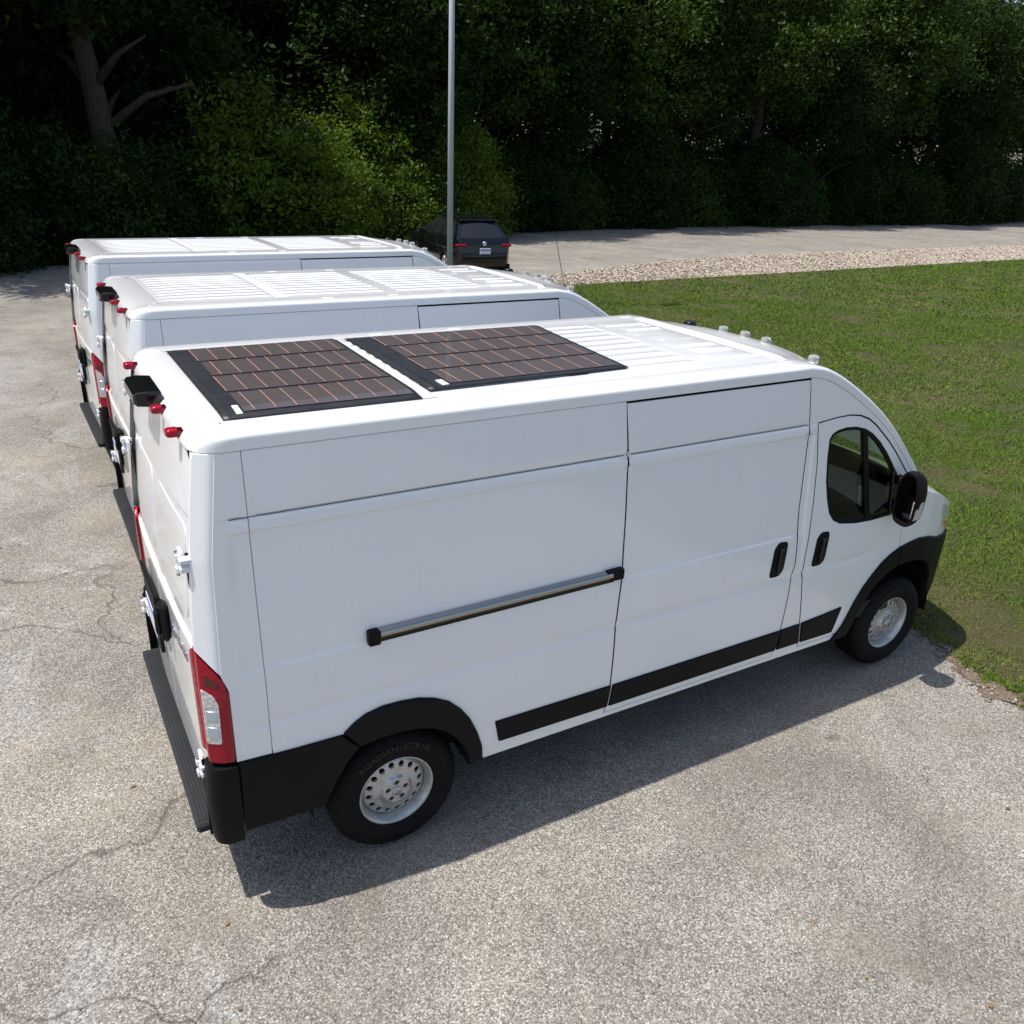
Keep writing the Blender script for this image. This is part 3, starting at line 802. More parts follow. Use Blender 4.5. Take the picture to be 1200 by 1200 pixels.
    for P, inn, up, win, hn, pr in path: lip += [P, P+inn*.03-up*.002]
    g.add(lip, [(2*i, 2*i+2, 2*i+3, 2*i+1) for i in range(len(path)-1)], None, 0, False)
    nA = len(CA)
    # front header + (separately) windscreen lofted between the two A-pillars
    Rr = inner[:nA][::-1]; Rl = inner[-nA:]          # index 0 = roof edge, last = cowl
    upv = [p[2] for p in path[:nA]][::-1]
    def loft(i0, i1, nv=22, lift=0.0):
        vs2 = []
        for i in range(i0, i1+1):
            k = i/(nA-1); bul = .005+.105*S(k*2.4)
            for v in np.linspace(-1, 1, nv+1):
                P = Rr[i].lerp(Rl[i], (v+1)/2)+upv[i]*(bul*(1-abs(v)**2.4)+lift); vs2.append(P)
        f2 = [(a*(nv+1)+b, a*(nv+1)+b+1, (a+1)*(nv+1)+b+1, (a+1)*(nv+1)+b) for a in range(i1-i0) for b in range(nv)]
        return vs2, f2
    HDR = 7
    g.add(*loft(0, HDR), None, 0, True)
    # bonnet
    vs2 = []; hx = [3.96, 4.10, 4.25, 4.40, 4.55, 4.68, 4.80, 4.84]; hz = [1.515, 1.455, 1.40, 1.335, 1.25, 1.15, 1.03, .96]
    for x, z in zip(hx, hz):
        w = W(x, z, False)
        for v in np.linspace(-1, 1, 17): vs2.append((x+.13*(1-v*v)*min(1, (x-3.9)*1.5), v*(w-.004), z+.07*(1-abs(v)**3)))
    g.add(vs2, [(a*17+b, (a+1)*17+b, (a+1)*17+b+1, a*17+b+1) for a in range(7) for b in range(16)], None, 0, True)
    body = g.build('body', 'paint', van)
    body.shadow_terminator_geometry_offset = .4; body.shadow_terminator_normal_offset = .02
    # ---------------- windscreen
    g = Geo(); g.add(*loft(HDR, nA-1, lift=-.004), None, 0, True); g.build('windshield', 'windshield', van)
    # ---------------- roof skin with ribs
    def H(x, y):
        z = Z0+HN + .008*(1-(y/.75)**2)*S((x+.62)/.2)*(1-S((x-2.50)/.2))
        m_ = S((x+.60)/.05)*(1-S((x-2.06)/.06))
        for c0, c1 in ((.23, .34), (1.18, 1.29)): m_ *= 1-S((x-c0+.02)/.02)*(1-S((x-c1)/.02))
        if abs(y) < .66 and m_ > 0:
            ph = (y+.585)/.130; d = abs(ph-round(ph))*.130
            z += .0055*m_*(1-S((d-.020)/.022))
        # front stiffening pads
        if 2.05 < x < 2.62 and abs(y) < .62:
            ph = (y+.54)/.18; d = abs(ph-round(ph))*.18
            z += .006*(1-S((d-.050)/.014))*S((x-2.20-.06*(round(ph) % 2))/.02)*(1-S((x-2.53)/.02))
            z += .004*S((x-2.09)/.02)*(1-S((x-2.59)/.02))*(1-S((abs(y)-.58)/.03))
        z += .016*math.exp(-((x-2.672-.03*(1-(y/.74)**2))/.020)**2)*(1-S((abs(y)-.69)/.04))
        z -= .006*math.exp(-((x+.615)/.012)**2)*(1-S((abs(y)-.66)/.06))
        # meet the rails at the roof edge
        return z
    def froof(a, b, d): return (a, b, H(a, b)-d)
    loop = [(p.x, p.y) for p in inner[nA-1:len(inner)-nA+1]]
    loop = [loop[0]] + [p for i, p in enumerate(loop[1:], 1) if math.dist(p, loop[i-1]) > .004]
    g = Geo()
    # pieces of the seam line along the rib valleys keep the ribs sharp
    bvr = []
    for k in range(10):
        c0 = -.585+.130*k
        bvr += [c0-.042, c0-.036, c0-.030, c0-.022, c0, c0+.022, c0+.030, c0+.036, c0+.042]
    def frf(a, b, d):
        e = min(abs(abs(b)-.75), .05)/.05
        return (a, b, H(a, b)-d)
    sheet(g, loop, froof, av=[-.66, -.64, -.625, -.615, -.605, -.59, -.57, .20, .215, .23, .34, .355, .37, 1.15, 1.165, 1.18, 1.29, 1.305, 1.32, 2.06, 2.08, 2.10, 2.12, 2.20, 2.22, 2.26, 2.28, 2.53, 2.55, 2.59, 2.61, 2.64, 2.655, 2.67, 2.685, 2.70, 2.715], bv=bvr, sa=.16, sb=.05, bev=0, rim=False, rstep=.06)
    roof = g.build('roof', 'paint', van)
    g = Geo()
    for x0 in (.23,):
        for i in range(30):
            y0 = -.735+i*.049; y1 = y0+.049
            g.add([(x0+.004, y0, H(x0+.05, y0)+.0025), (x0+.106, y0, H(x0+.05, y0)+.0025), (x0+.106, y1, H(x0+.05, y1)+.0025), (x0+.004, y1, H(x0+.05, y1)+.0025)], [(0, 1, 2, 3)], None, 0, True)
    g.build('sealed_roof_seam', 'sealant', roof)
    # small roof-rail caps
    for s in (-1, 1):
        for x in (.62, 1.18, 2.62):
            g = Geo(); g.box((x-.045, s*.80-.010, 2.4565), (x+.045, s*.80+.010, 2.4665), bev=.004); g.build('roof_rail_cap', 'hinge', roof)
    # ---------------- sliding door (right side only)
    g = Geo()
    sheet(g, [(1.345, 2.375)]+SR[1:]+SF[:-1]+[(2.722, 2.375)], fside(-1), av=AV, bv=BV, sa=.07, sb=.035, bev=.0025, depth=.03)
    sd = g.build('sliding_door', 'paint', van)
    def moulding(pts, parent, s=-1):
        g = Geo(); sheet(g, roundpoly(pts, .007), fside(s, .013), sa=.08, sb=.05, bev=.005, depth=.02); return g.build('rubbing_strip', 'black', parent)
    moulding([(1.354, .675), (1.340, .525), (2.726, .525), (2.741, .68)], sd)
    for s in (-1, 1):
        moulding([(.555, .68), (.585, .535), (1.327 if s == -1 else 2.74, .525), (1.340 if s == -1 else 2.74, .675)], body, s)
    moulding([(2.752, .682), (2.742, .525), (2.952, .523), (2.923, .685)], body)
    def handle(x, z, parent, s=-1):
        g = Geo(); f = fside(s, .006)
        out = roundpoly([(x-.066, z-.118), (x-.050, z+.085), (x-.015, z+.125), (x+.070, z+.118), (x+.058, z-.08), (x+.02, z-.122)], .03, 5)
        sheet(g, out, f, sa=.03, sb=.05, bev=.006, depth=.02)
        g2 = Geo(); sheet(g2, roundpoly([(x-.016, z-.085), (x-.004, z+.085), (x+.030, z+.085), (x+.018, z-.085)], .012, 4), fside(s, .030), sa=.03, sb=.05, bev=.007, depth=.03)
        h = g.build('door_handle', 'black', parent); g2.build('grip', 'gloss_black', h)
    handle(2.612, 1.23, sd)
    # ---------------- dark rubber seals, set shallow to carry the shade of the shut lines
    def ribbon(line, hw, s, depth=.0045):
        pts = [Vector(p) for p in refine(line, .012)[:-max(1, int(math.ceil(math.dist(line[-1], line[0])/.012)))]]+[Vector(line[-1])]
        g = Geo(); vs2 = []
        for i, p in enumerate(pts):
            t = (pts[min(i+1, len(pts)-1)]-pts[max(i-1, 0)]).normalized(); n_ = Vector((-t.y, t.x))
            for k in (-1, 1): a, b = p+n_*hw*k; vs2.append((a, s*(W(p.x, p.y)-depth), b))
        g.add(vs2, [(2*i, 2*i+1, 2*i+3, 2*i+2) for i in range(len(pts)-1)], None, 0, False)
        return g.build('gap_shade_seal', 'lining', body)
    ribbon([(1.30, 2.383), (2.76, 2.383)], .018, -1)
    ribbon([(x-.004, z) for x, z in SR[:2]]+[(1.364, 2.115)], .016, -1); ribbon([(1.366, 2.080)]+[(x-.004, z) for x, z in SR[2:]], .016, -1); ribbon([(x+.004, z) for x, z in SF], .016, -1)
    for s in (-1, 1):
        ribbon([(x-.004, z) for x, z in DR], .016, s); ribbon([(x+.003, z+.004) for x, z in DT]+[(2.835, 2.098)], .016, s); ribbon([(x+.004, z) for x, z in DF], .014, s)
    def seam(line, hw, s, depth):
        o = ribbon(line, hw, s, depth); o.name = 'roof_seam_shade'; o.data.materials[0] = M['seam']; return o
    for s in (-1, 1): seam([(-.735, 2.0975), (1.332 if s < 0 else 2.77, 2.0975)], .0024, s, -.0116)  # dark bead-like strip painted in for the shaded groove
    o = seam([(1.380, 2.0975), (2.745, 2.0975)], .0024, -1, -.0116); o.parent = sd
    # ---------------- slider track on the rear quarter
    g = Geo()
    trk = [(-.105, 1.408), (1.29, 1.417)]
    def railsec(x, z): y = W(x, z)+.0; return [(x, -y-.002, z+.030), (x, -y-.022, z+.026), (x, -y-.034, z+.014), (x, -y-.034, z-.004), (x, -y-.026, z-.008), (x, -y-.022, z-.018), (x, -y-.012, z-.020), (x, -y-.012, z-.034), (x, -y-.020, z-.040), (x, -y-.002, z-.044)]
    vs2 = []; N_ = 24
    for i in range(N_):
        x = trk[0][0]+(trk[1][0]-trk[0][0])*i/(N_-1); vs2 += railsec(x, 1.408+.009*i/(N_-1))
    f2 = []; mi = []
    g.add(vs2, [(i*10+k, (i+1)*10+k, (i+1)*10+k+1, i*10+k+1) for i in range(N_-1) for k in range(3)], None, 0, True)
    g.add(vs2, [(i*10+k, (i+1)*10+k, (i+1)*10+k+1, i*10+k+1) for i in range(N_-1) for k in range(3, 7)], None, 1, False)
    g.add(vs2, [(i*10+k, (i+1)*10+k, (i+1)*10+k+1, i*10+k+1) for i in range(N_-1) for k in range(7, 9)], None, 0, False)
    rl = g.build('door_track', ['alu', 'gloss_black'], body)
    g = Geo(); y = W(-.13, 1.41); g.box((-.162, -y-.042, 1.362), (-.100, -y+.01, 1.440), bev=.008); g.build('track_end_cap', 'black', rl)
    g = Geo(); y = W(1.32, 1.41); g.box((1.272, -y-.036, 1.388), (1.352, -y+.01, 1.452), bev=.006); g.box((1.24, -y-.030, 1.436), (1.285, -y+.005, 1.452), bev=.004); g.build('track_end_cap', 'black', rl)
    # ---------------- front doors
    for s in (-1, 1):
        f = fside(s); g = Geo()
        low = [(3.36, .487), (3.40, .56), (3.45, .68), (3.52, .80), (3.60, .89), (3.69, .965), (3.78, 1.015)]
        sheet(g, DR+low+DF+DT, f, holes=[WIN], av=AV, bv=BV, sa=.05, sb=.04, bev=.0025, depth=.04, rstep=.03)
        fd = g.build('front_door', 'paint', van)
        # rubber frame, glass, divider, corner panel, mirror
        g = Geo(); sheet(g, WIN, fside(s, -.004), holes=[offset_in(refine(WIN, .03), .022)], sa=.05, sb=.05, bev=.002, depth=.03, rstep=.03)
        wf = g.build('window_frame', 'black', fd)
        g = Geo(); sheet(g, offset_in(refine(WIN, .05), .018), fside(s, -.011), sa=.12, sb=.12, bev=0, rim=False); g.build('window_glass', 'glass', wf)
        g = Geo(); sheet(g, [(3.272, 2.006), (3.318, 1.99), (3.468, 1.36), (3.418, 1.365)], fside(s, -.003), sa=.06, sb=.06, bev=.002, depth=.03); g.build('window_divider', 'black', wf)
        g = Geo(); sheet(g, [(3.655, 1.675), (3.668, 1.668), (3.735, 1.582), (3.805, 1.49), (3.825, 1.41), (3.80, 1.372), (3.68, 1.353)], fside(s, .002), sa=.05, sb=.05, bev=.002, depth=.03); g.build('corner_panel', 'gloss_black', wf)
        moulding([(2.939, .685), (2.968, .523), (3.285, .518), (3.335, .715)], fd, s)
        handle(2.998, 1.228, fd, s)
        g = Geo(); sheet(g, ARCH_F_OUT+ARCH_F_IN, fside(s, .018), sa=.05, sb=.05, bev=.008, depth=.10, rstep=.03); g.build('wheel_arch_trim', 'black', fd)
        # mirror
        g = Geo(); g2 = Geo()
        cx, cy, cz = 3.655, s*1.125, 1.515
        def mir(u, v, off): return (cx+off, cy+s*u, cz+v)
        oc = roundpoly([(-.068, -.175), (-.085, .10), (-.035, .205), (.055, .20), (.092, .08), (.085, -.13), (.045, -.19)], .05, 5)
        rings = [(-.045, .97), (-.03, 1.0), (.0, 1.0), (.04, .96), (.08, .82), (.10, .55), (.105, .0)]
        vs2 = []; no = len(oc)
        for off, sc_ in rings: vs2 += [mir(u*sc_, v*sc_, off-.06*u) for u, v in oc]
        f2 = [(a*no+b, a*no+(b+1) % no, (a+1)*no+(b+1) % no, (a+1)*no+b) for a in range(len(rings)-1) for b in range(no)]
        if s > 0: f2 = [x[::-1] for x in f2]
        g.add(vs2, f2, None, 0, True)
        # back face frame: inner lip + recess
        inn = [(u*.86, v*.88) for u, v in oc]
        vs2 = [mir(u*.97, v*.97, -.045-.06*u) for u, v in oc]+[mir(u, v, -.045-.06*u) for u, v in inn]+[mir(u, v, -.02-.06*u) for u, v in inn]
        f2 = [(a*no+b, a*no+(b+1) % no, (a+1)*no+(b+1) % no, (a+1)*no+b) for a in range(2) for b in range(no)]
        if s < 0: f2 = [x[::-1] for x in f2]
        g.add(vs2, f2, None, 0, False)
        y_in = W(3.72, 1.42)
        g.tube([(3.735, s*(y_in-.03), 1.40), (3.70, s*1.05, 1.42)], [.045, .04], 10)
        g.tube([(3.735, s*(y_in-.05), 1.60), (3.70, s*1.05, 1.60)], [.035, .035], 10)
        mb = g.build('door_mirror', 'black', fd)
        hi = [(u, v) for u, v in inn if v > -.085]; lo = [(u, v) for u, v in inn if v < -.085]
        def gl(pts, nm, dz=0, tilt=0):
            gg = Geo(); P3 = [mir(u, v, -.026-.06*u+tilt*(v)) for u, v in pts]; gg.add(P3, [tuple(range(len(P3)))], None, 0, False); gg.build(nm, 'mirror', mb)
        gl(hi, 'mirror_glass'); gl(lo, 'wide_angle_glass', tilt=-.15)
        g = Geo(); g.box((cx-.038, cy+s*.074-.014, cz-.125), (cx+.05, cy+s*.074+.018, cz+.01), bev=.008); g.build('turn_signal', 'clear', mb)
    # ---------------- black arches, sills, bumpers
    for s in (-1, 1):
        g = Geo(); sheet(g, ARCH_R_OUT+ARCH_R_IN, fside(s, .020), sa=.05, sb=.05, bev=.008, depth=.12, rstep=.03); g.build('wheel_arch_trim', 'black', body)
        g = Geo(); sheet(g, [(-.812, .912), (-.66, .905), (-.318, .899), (-.226, .798), (-.285, .74), (-.35, .64), (-.395, .545), (-.41, .495), (-.812, .503)], fside(s, .016), sa=.06, sb=.05, bev=.005, depth=.06); g.build('quarter_trim', 'black', body)
    # rear bumper: wrapped corners and a ribbed step
    bump = None
    for s in (-1, 1):
        g = Geo()
        def fc(a, b, d):   # a = 0..1 round the corner
            an = a*math.pi/2
            w = W(-.82, b, False)+.016
            bul = .012*math.sin(math.pi*min(1, max(0, (b-.45)/.46)))
            x = -.818-(.128+bul-d)*math.sin(an)**0.55 if an > 0 else -.818
            y = w-(.125)*(1-max(0, math.cos(an))**0.62)-d*math.cos(an) if an < math.pi/2 else w-.125
            return (x, s*y, b)
        vs2 = []; na, nb = 25, 12
        zs = np.linspace(.905, .452, nb)
        for i in range(na):
            for b in zs: vs2.append(fc(i/(na-1), b, 0))
        f2 = [(i*nb+k, i*nb+k+1, (i+1)*nb+k+1, (i+1)*nb+k) for i in range(na-1) for k in range(nb-1)]
        if s > 0: f2 = [x[::-1] for x in f2]
        g.add(vs2, f2, None, 0, True)
        # top cap and inner face
        top = [fc(i/(na-1), .905, 0) for i in range(na)]; ctr = (-.85, s*.84, .903)
        g.add(top+[ctr], [(i, i+1, na) for i in range(na-1)], None, 0, False)
        xin, yin = fc(1, .7, 0)[0], fc(1, .7, 0)[1]
        g.add([(xin, yin, .905), (xin, yin, .452), (-.85, yin, .452), (-.85, yin, .905)], [(0, 1, 2, 3)], None, 0, False)
        cn = g.build('bumper_corner', 'black', van)
    g = Geo(); Y = .885
    g.box((-1.012, -Y, .452), (-.90, Y, .505), bev=.012)
    g.box((-.915, -Y+.02, .46), (-.86, Y-.02, .60), bev=.01)
    for i in range(6): g.box((-1.0+i*.016, -Y+.03, .503), (-.991+i*.016, Y-.06, .510), bev=.002)
    g.build('bumper_step', 'step', van)
    # front bumper (black corner and grille)
    g = Geo()
    for s in (-1, 1):
        fb = [(3.879, 1.064), (4.0, 1.08), (4.12, 1.085), (4.25, 1.065), (4.40, 1.02), (4.85, .965), (4.86, .44), (4.46, .44), (4.44, .60), (4.40, .72), (4.33, .81), (4.24, .87), (4.11, .905), (3.99, .915), (3.879, .913)]
        sheet(g, fb, fside(s, .016), sa=.03, sb=.05, bev=.008, depth=.08, rstep=.03)
    vs2 = []
    for z in np.linspace(.44, .99, 8):
        w = W(4.86, z, False)+.012
        for v in np.linspace(-1, 1, 13): vs2.append((4.86+.10*(1-v*v), v*w, z))
    g.add(vs2, [(a*13+b, a*13+b+1, (a+1)*13+b+1, (a+1)*13+b) for a in range(7) for b in range(12)], None, 0, True)
    fbm = g.build('front_bumper', 'black', van)
    for s in (-1, 1):
        g = Geo()
        sheet(g, roundpoly([(4.36, 1.30), (4.52, 1.235), (4.66, 1.13), (4.76, 1.02), (4.70, .995), (4.56, 1.03), (4.44, 1.12)], .03, 4), fside(s, .006), sa=.03, sb=.03, bev=.003, depth=.02, rstep=.02)
        hl = g.build('headlight', 'clear', van)
        g = Geo(); sheet(g, roundpoly([(4.48, 1.13), (4.56, 1.05), (4.66, 1.02), (4.62, 1.10)], .015, 3), fside(s, .010), sa=.03, sb=.03, bev=.002, depth=.01, rstep=.02); g.build('side_marker', 'amber', hl)
    # ---------------- tail lamps
    for s in (-1, 1):
        g = Geo()
        sheet(g, roundpoly([(-.823, .925), (-.823, 1.29), (-.835, 1.345), (-.86, 1.39), (-.932, 1.492), (-.935, 1.30), (-.932, .928)], .012, 3), fside(s, .005), sa=.02, sb=.04, bev=.004, depth=.03, rstep=.02)
        tl = g.build('tail_lamp', 'red', van)
        def flr(y, z, d, s=s): return (interp(z, XR)+.002-.004+.02*max(0, (abs(y)-.86)/.035)**2+d, y, z)
        g = Geo(); sheet(g, roundpoly([(s*.828, .932), (s*.828, 1.455), (s*.893, 1.50), (s*.893, .932)], .008, 2), flr, sa=.01, sb=.05, bev=.003, depth=.02, rstep=.03); g.build('rear_lens', 'red', tl)
        g = Geo(); sheet(g, roundpoly([(-.872, 1.035), (-.868, 1.245), (-.885, 1.29), (-.931, 1.325), (-.931, 1.035)], .01, 3), fside(s, .0085), sa=.02, sb=.04, bev=.002, depth=.006, rstep=.02); cl = g.build('clear_lens', 'clear', tl)
        for z0 in (1.10, 1.185):
            g = Geo(); sheet(g, roundpoly([(-.880, z0-.026), (-.880, z0+.026), (-.925, z0+.026), (-.925, z0-.026)], .006, 2), fside(s, .0105), sa=.02, sb=.02, bev=.002, depth=.004, rstep=.02); g.build('reflector', 'blue_clear', tl)
        g = Geo(); sheet(g, [(-.862, 1.325), (-.862, 1.355), (-.915, 1.40), (-.915, 1.335)], fside(s, .0065), sa=.02, sb=.02, bev=.001, depth=.004, rstep=.02); g.build('brake_cell', 'red_dark', tl)
    # ---------------- rear doors
    for s in (-1, 1):
        g = Geo()
        o = [(s*.004, .565), (s*.842, .565), (s*.842, .90), (s*.822, .925), (s*.822, 1.46), (s*.882, 1.53), (s*.868, 2.0), (s*.846, 2.380), (s*.004, 2.374)]
        sheet(g, o, frear(), bv=RV, sa=.06, sb=.04, bev=.003, depth=.03)
        rd = g.build('rear_door', 'paint', van)
        # embossed upper pane outline and lower seams
        g = Geo(); sheet(g, roundpoly([(s*.09, 1.56), (s*.76, 1.56), (s*.745, 2.02), (s*.09, 2.02)], .06, 5), frear(.004), sa=.07, sb=.06, bev=.004, depth=.006); g.build('pressed_panel', 'paint', rd)
        for zc in (1.905, .835):
            g = Geo(); xr = interp(zc, XR)
            yb = s*.872
            g.box((xr-.020, min(yb-s*.09, yb-s*.02), zc-.042), (xr-.004, max(yb-s*.09, yb-s*.02), zc+.042), bev=.005)
            g.box((xr-.044, min(yb-s*.026, yb+s*.010), zc-.048), (xr-.010, max(yb-s*.026, yb+s*.010), zc-.012), bev=.007)
            g.box((xr-.044, min(yb-s*.026, yb+s*.010), zc+.012), (xr-.010, max(yb-s*.026, yb+s*.010), zc+.048), bev=.007)
            g.box((xr-.038, min(yb-s*.012, yb+s*.012), zc-.044), (xr-.016, max(yb-s*.012, yb+s*.012), zc+.044), bev=.006)
            g.box((xr-.034, min(yb+s*.004, yb+s*.048), zc-.030), (xr+.020, max(yb+s*.004, yb+s*.048), zc-.004), bev=.005)
            g.box((xr-.034, min(yb+s*.004, yb+s*.048), zc+.010), (xr+.020, max(yb+s*.004, yb+s*.048), zc+.034), bev=.005)
            hg = g.build('hinge', 'hinge', rd)
            for dz in (-.05, .05):
                g = Geo(); g.tube([(xr-.036, yb-s*.006, zc+dz*.9-.012), (xr-.036, yb-s*.006, zc+dz*.9+.012)], .008, 8); g.build('hinge_pin', 'chrome', hg)
            for dz in (-.03, .03):
                g = Geo(); g.tube([(xr-.0235, yb-s*.065, zc+dz*.75), (xr-.0175, yb-s*.065, zc+dz*.75)], .008, 8); g.build('bolt', 'chrome', hg)
    rds = [c for c in van.children if c.name.startswith('rear_door')]
    right, left = rds[0], rds[1]
    g = Geo(); g.box((-.990, -.30, 1.20), (-.945, -.20, 1.42), bev=.02); g.box((-1.012, -.28, 1.24), (-.985, -.22, 1.38), bev=.012); g.build('door_handle', 'black', right)
    g = Geo(); g.box((-.975, .06, 1.23), (-.95, .56, 1.30), bev=.012); g.box((-.968, .08, .92), (-.948, .54, 1.24), bev=.01); pl = g.build('plate_holder', 'black', left)
    g = Geo(); g.box((-.974, .15, .985), (-.9695, .46, 1.14), bev=.004); p2 = g.build('license_plate', 'plate', left)
    g = Geo(); g.box((-.9765, .16, 1.105), (-.9735, .45, 1.128)); g.build('plate_band', 'plate_blue', p2)
    v, fc_ = text_mesh('PROMASTER', .062, .003)
    g = Geo(); fr = frear(.004); P3 = []
    for x, y, z in v:
        p = fr(-(x*.95)-.55, 1.34+y, 0); P3.append((p[0]-z, p[1], p[2]))
    g.add(P3, fc_, None, 0, False); g.build('badge_lettering', 'chrome', right)
    # ---------------- rear marker lights and camera
    for y in (-.655, -.27, .27, .655):
        g = Geo(); x0 = -.845
        g.box((x0-.012, y-.034, 2.398), (x0+.02, y+.034, 2.428), bev=.005)
        mk = g.build('marker_lamp', 'red_dark', van)
        g = Geo(); vs2 = []; 
        for sc_, dx in ((1, -.008), (1, .022), (.88, .034), (.6, .040)):
            vs2 += [(x0-.018-dx, y+sc_*u, 2.416+sc_*w) for u, w in roundpoly([(-.030, -.017), (.030, -.017), (.030, .018), (-.030, .018)], .010, 3)]
        no = 16; f2 = [(a*no+b, a*no+(b+1) % no, (a+1)*no+(b+1) % no, (a+1)*no+b) for a in range(3) for b in range(no)]+[tuple(range(3*no, 4*no))]
        g.add(vs2, [x[::-1] for x in f2], None, 0, True); g.build('lens', 'red', mk)
    g = Geo()
    vs2 = []
    for x, hw, z0, z1 in ((-.835, .175, 2.405, 2.470), (-.90, .180, 2.402, 2.476), (-.945, .170, 2.405, 2.472), (-.958, .15, 2.415, 2.462)):
        vs2 += [(x, u, w) for u, w in roundpoly([(-hw, z0), (hw, z0), (hw+.006, z1), (-hw-.006, z1)], .014, 3)]
    no = 16; f2 = [(a*no+b, a*no+(b+1) % no, (a+1)*no+(b+1) % no, (a+1)*no+b) for a in range(3) for b in range(no)]+[tuple(range(3*no, 4*no))]
    g.add(vs2, [x[::-1] for x in f2], None, 0, False); cb = g.build('camera_housing', 'gloss_black', van)
    g = Geo(); g.tube([(-.93, 0, 2.405), (-.945, 0, 2.385)], .02, 12); g.build('camera_lens', 'gloss_black', cb)
    g = Geo(); g.box((-.88, -.06, 2.375), (-.85, .06, 2.398), bev=.006); g.build('brake_light', 'red', van)
    # ---------------- front marker lights and aerial base
    for y, x0, z0 in ((.21, 3.055, 2.447), (0, 3.062, 2.449), (-.21, 3.055, 2.447), (-.67, 3.012, 2.423)):
        g = Geo(); g.box((x0-.024, y-.026, z0-.06), (x0+.028, y+.026, z0-.008), bev=.006); fm = g.build('roof_marker', 'hinge', van)
        g = Geo(); g.box((x0-.028, y-.030, z0-.012), (x0+.032, y+.030, z0+.028), bev=.012); g.build('lens', 'lensglass', fm)
        g = Geo(); g.tube([(x0, y, z0-.008), (x0, y, z0+.012)], .010, 8); g.build('bulb', 'amber', fm)
    g = Geo(); g.lathe([(.05, -.03), (.048, .004), (.036, .012), (.018, .016), (.0, .017)], 20, 'z', (3.05, .56, 2.440)); g.build('aerial_base', 'gloss_black', van)
    # ---------------- underside, added light-blocking boxes, cab interior
    g = Geo()
    g.box((-.80, -.86, .50), (2.68, .86, 2.375)); g.box((-.77, -.85, 2.37), (2.68, .85, 2.438))  # unseen dark boxes added to stop light showing through the shell gaps
    for s in (-1, 1): g.box((-.91, s*.85-.08, .50), (-.79, s*.85+.08, 1.42)); g.box((-.90, s*.82-.055, .50), (-.79, s*.82+.055, 1.9)); g.box((-.84, s*.82-.045, 1.9), (-.79, s*.82+.045, 2.386))  # corner boxes added to close sun leaks at the rear
    g.box((-.86, -.70, .36), (4.6, .70, .52))
    g.box((2.6, -.93, .42), (3.4, .93, .50))
    g.box((.50, -.93, .42), (2.6, .93, .50))
    g.box((4.45, -.72, .45), (4.8, .72, 1.0)); g.box((4.0, -.70, .5), (4.5, .70, 1.3))
    for s in (-1, 1):
        g.tube([(.75, s*.45, .34), (1.9, s*.45, .34)], .05, 8)
    g.tube([(0, -.85, .355), (0, .85, .355)], .05, 10); g.tube([(WB, -.85, .355), (WB, .85, .355)], .04, 10)
    g.build('underbody', 'lining', van)
    # wheel-housing liners
    for cx_, r in ((0, .46), (WB, .46)):
        for s in (-1, 1):
            g = Geo()
            ring = [(cx_+r*math.cos(a), .40+r*math.sin(a)) for a in np.linspace(-.1, math.pi+.1, 15)]
            vs2 = [(x, s*.93, z) for x, z in ring]+[(x, s*.70, z) for x, z in ring]
            g.add(vs2, [(i, i+1, 16+i, 15+i) for i in range(14)], None, 0, True)
            g.add([(x, s*.70, z) for x, z in ring]+[(cx_, s*.70, .4)], [(i, i+1, 15) for i in range(14)], None, 0, False)
            g.build('wheel_liner', 'lining', van)
    cabm = Geo()
    cabm.box((2.69, -.93, .50), (4.0, .93, .62)); cabm.box((2.685, -.90, .6), (2.70, .90, 2.36))
    cab = cabm.build('cab_floor', 'interior', van)
    g = Geo(); g.box((2.72, -.84, 2.33), (3.10, .84, 2.345)); g.build('headliner', 'headliner', cab)
    g = Geo()
    vs2 = []
    for x, z in ((3.62, .7), (3.60, 1.15), (3.64, 1.28), (3.78, 1.36), (4.05, 1.40)):
        for y in np.linspace(-.93, .93, 13): vs2.append((x-.03*math.cos(y*3.2), y, z))
    g.add(vs2, [(a*13+b, a*13+b+1, (a+1)*13+b+1, (a+1)*13+b) for a in range(4) for b in range(12)], None, 0, True); g.build('dashboard', 'interior', van)
    g = Geo()
    pts = [(3.46+.10*math.cos(a)*.5, .45+.19*math.cos(a+0)*1.0, 1.22+.17*math.sin(a)) for a in np.linspace(0, 2*math.pi, 25)]
    pts = [(3.47+.07*math.sin(a), .45+.19*math.cos(a), 1.25+.16*math.sin(a)) for a in np.linspace(0, 2*math.pi, 25)]
    g.tube(pts, .014, 8, cap=False); g.tube([(3.49, .45, 1.25), (3.66, .45, 1.12)], .03, 8); g.tube([(3.47, .27, 1.25), (3.47, .63, 1.25)], .014, 6); g.build('steering_wheel', 'interior', van)
    for y in (-.48, .48):
        g = Geo(); g.box((2.86, y-.25, .78), (3.36, y+.25, .95), bev=.05); g.box((2.92, y-.18, .60), (3.25, y+.18, .80), bev=.02)
        tf = Matrix.Translation((2.90, y, .92)) @ Matrix.Rotation(-.22, 4, 'Y')
        g.box((-.07, -.24, 0), (.07, .24, .62), bev=.045, tf=tf); g.box((-.05, -.13, .66), (.05, .13, .86), bev=.04, tf=tf)
        g.build('seat', 'seat', van)
    # rear-view visor strip
    # ---------------- wheels
    v_txt, f_txt = text_mesh('ROADIAN  CT8 HL', .052, .0015)
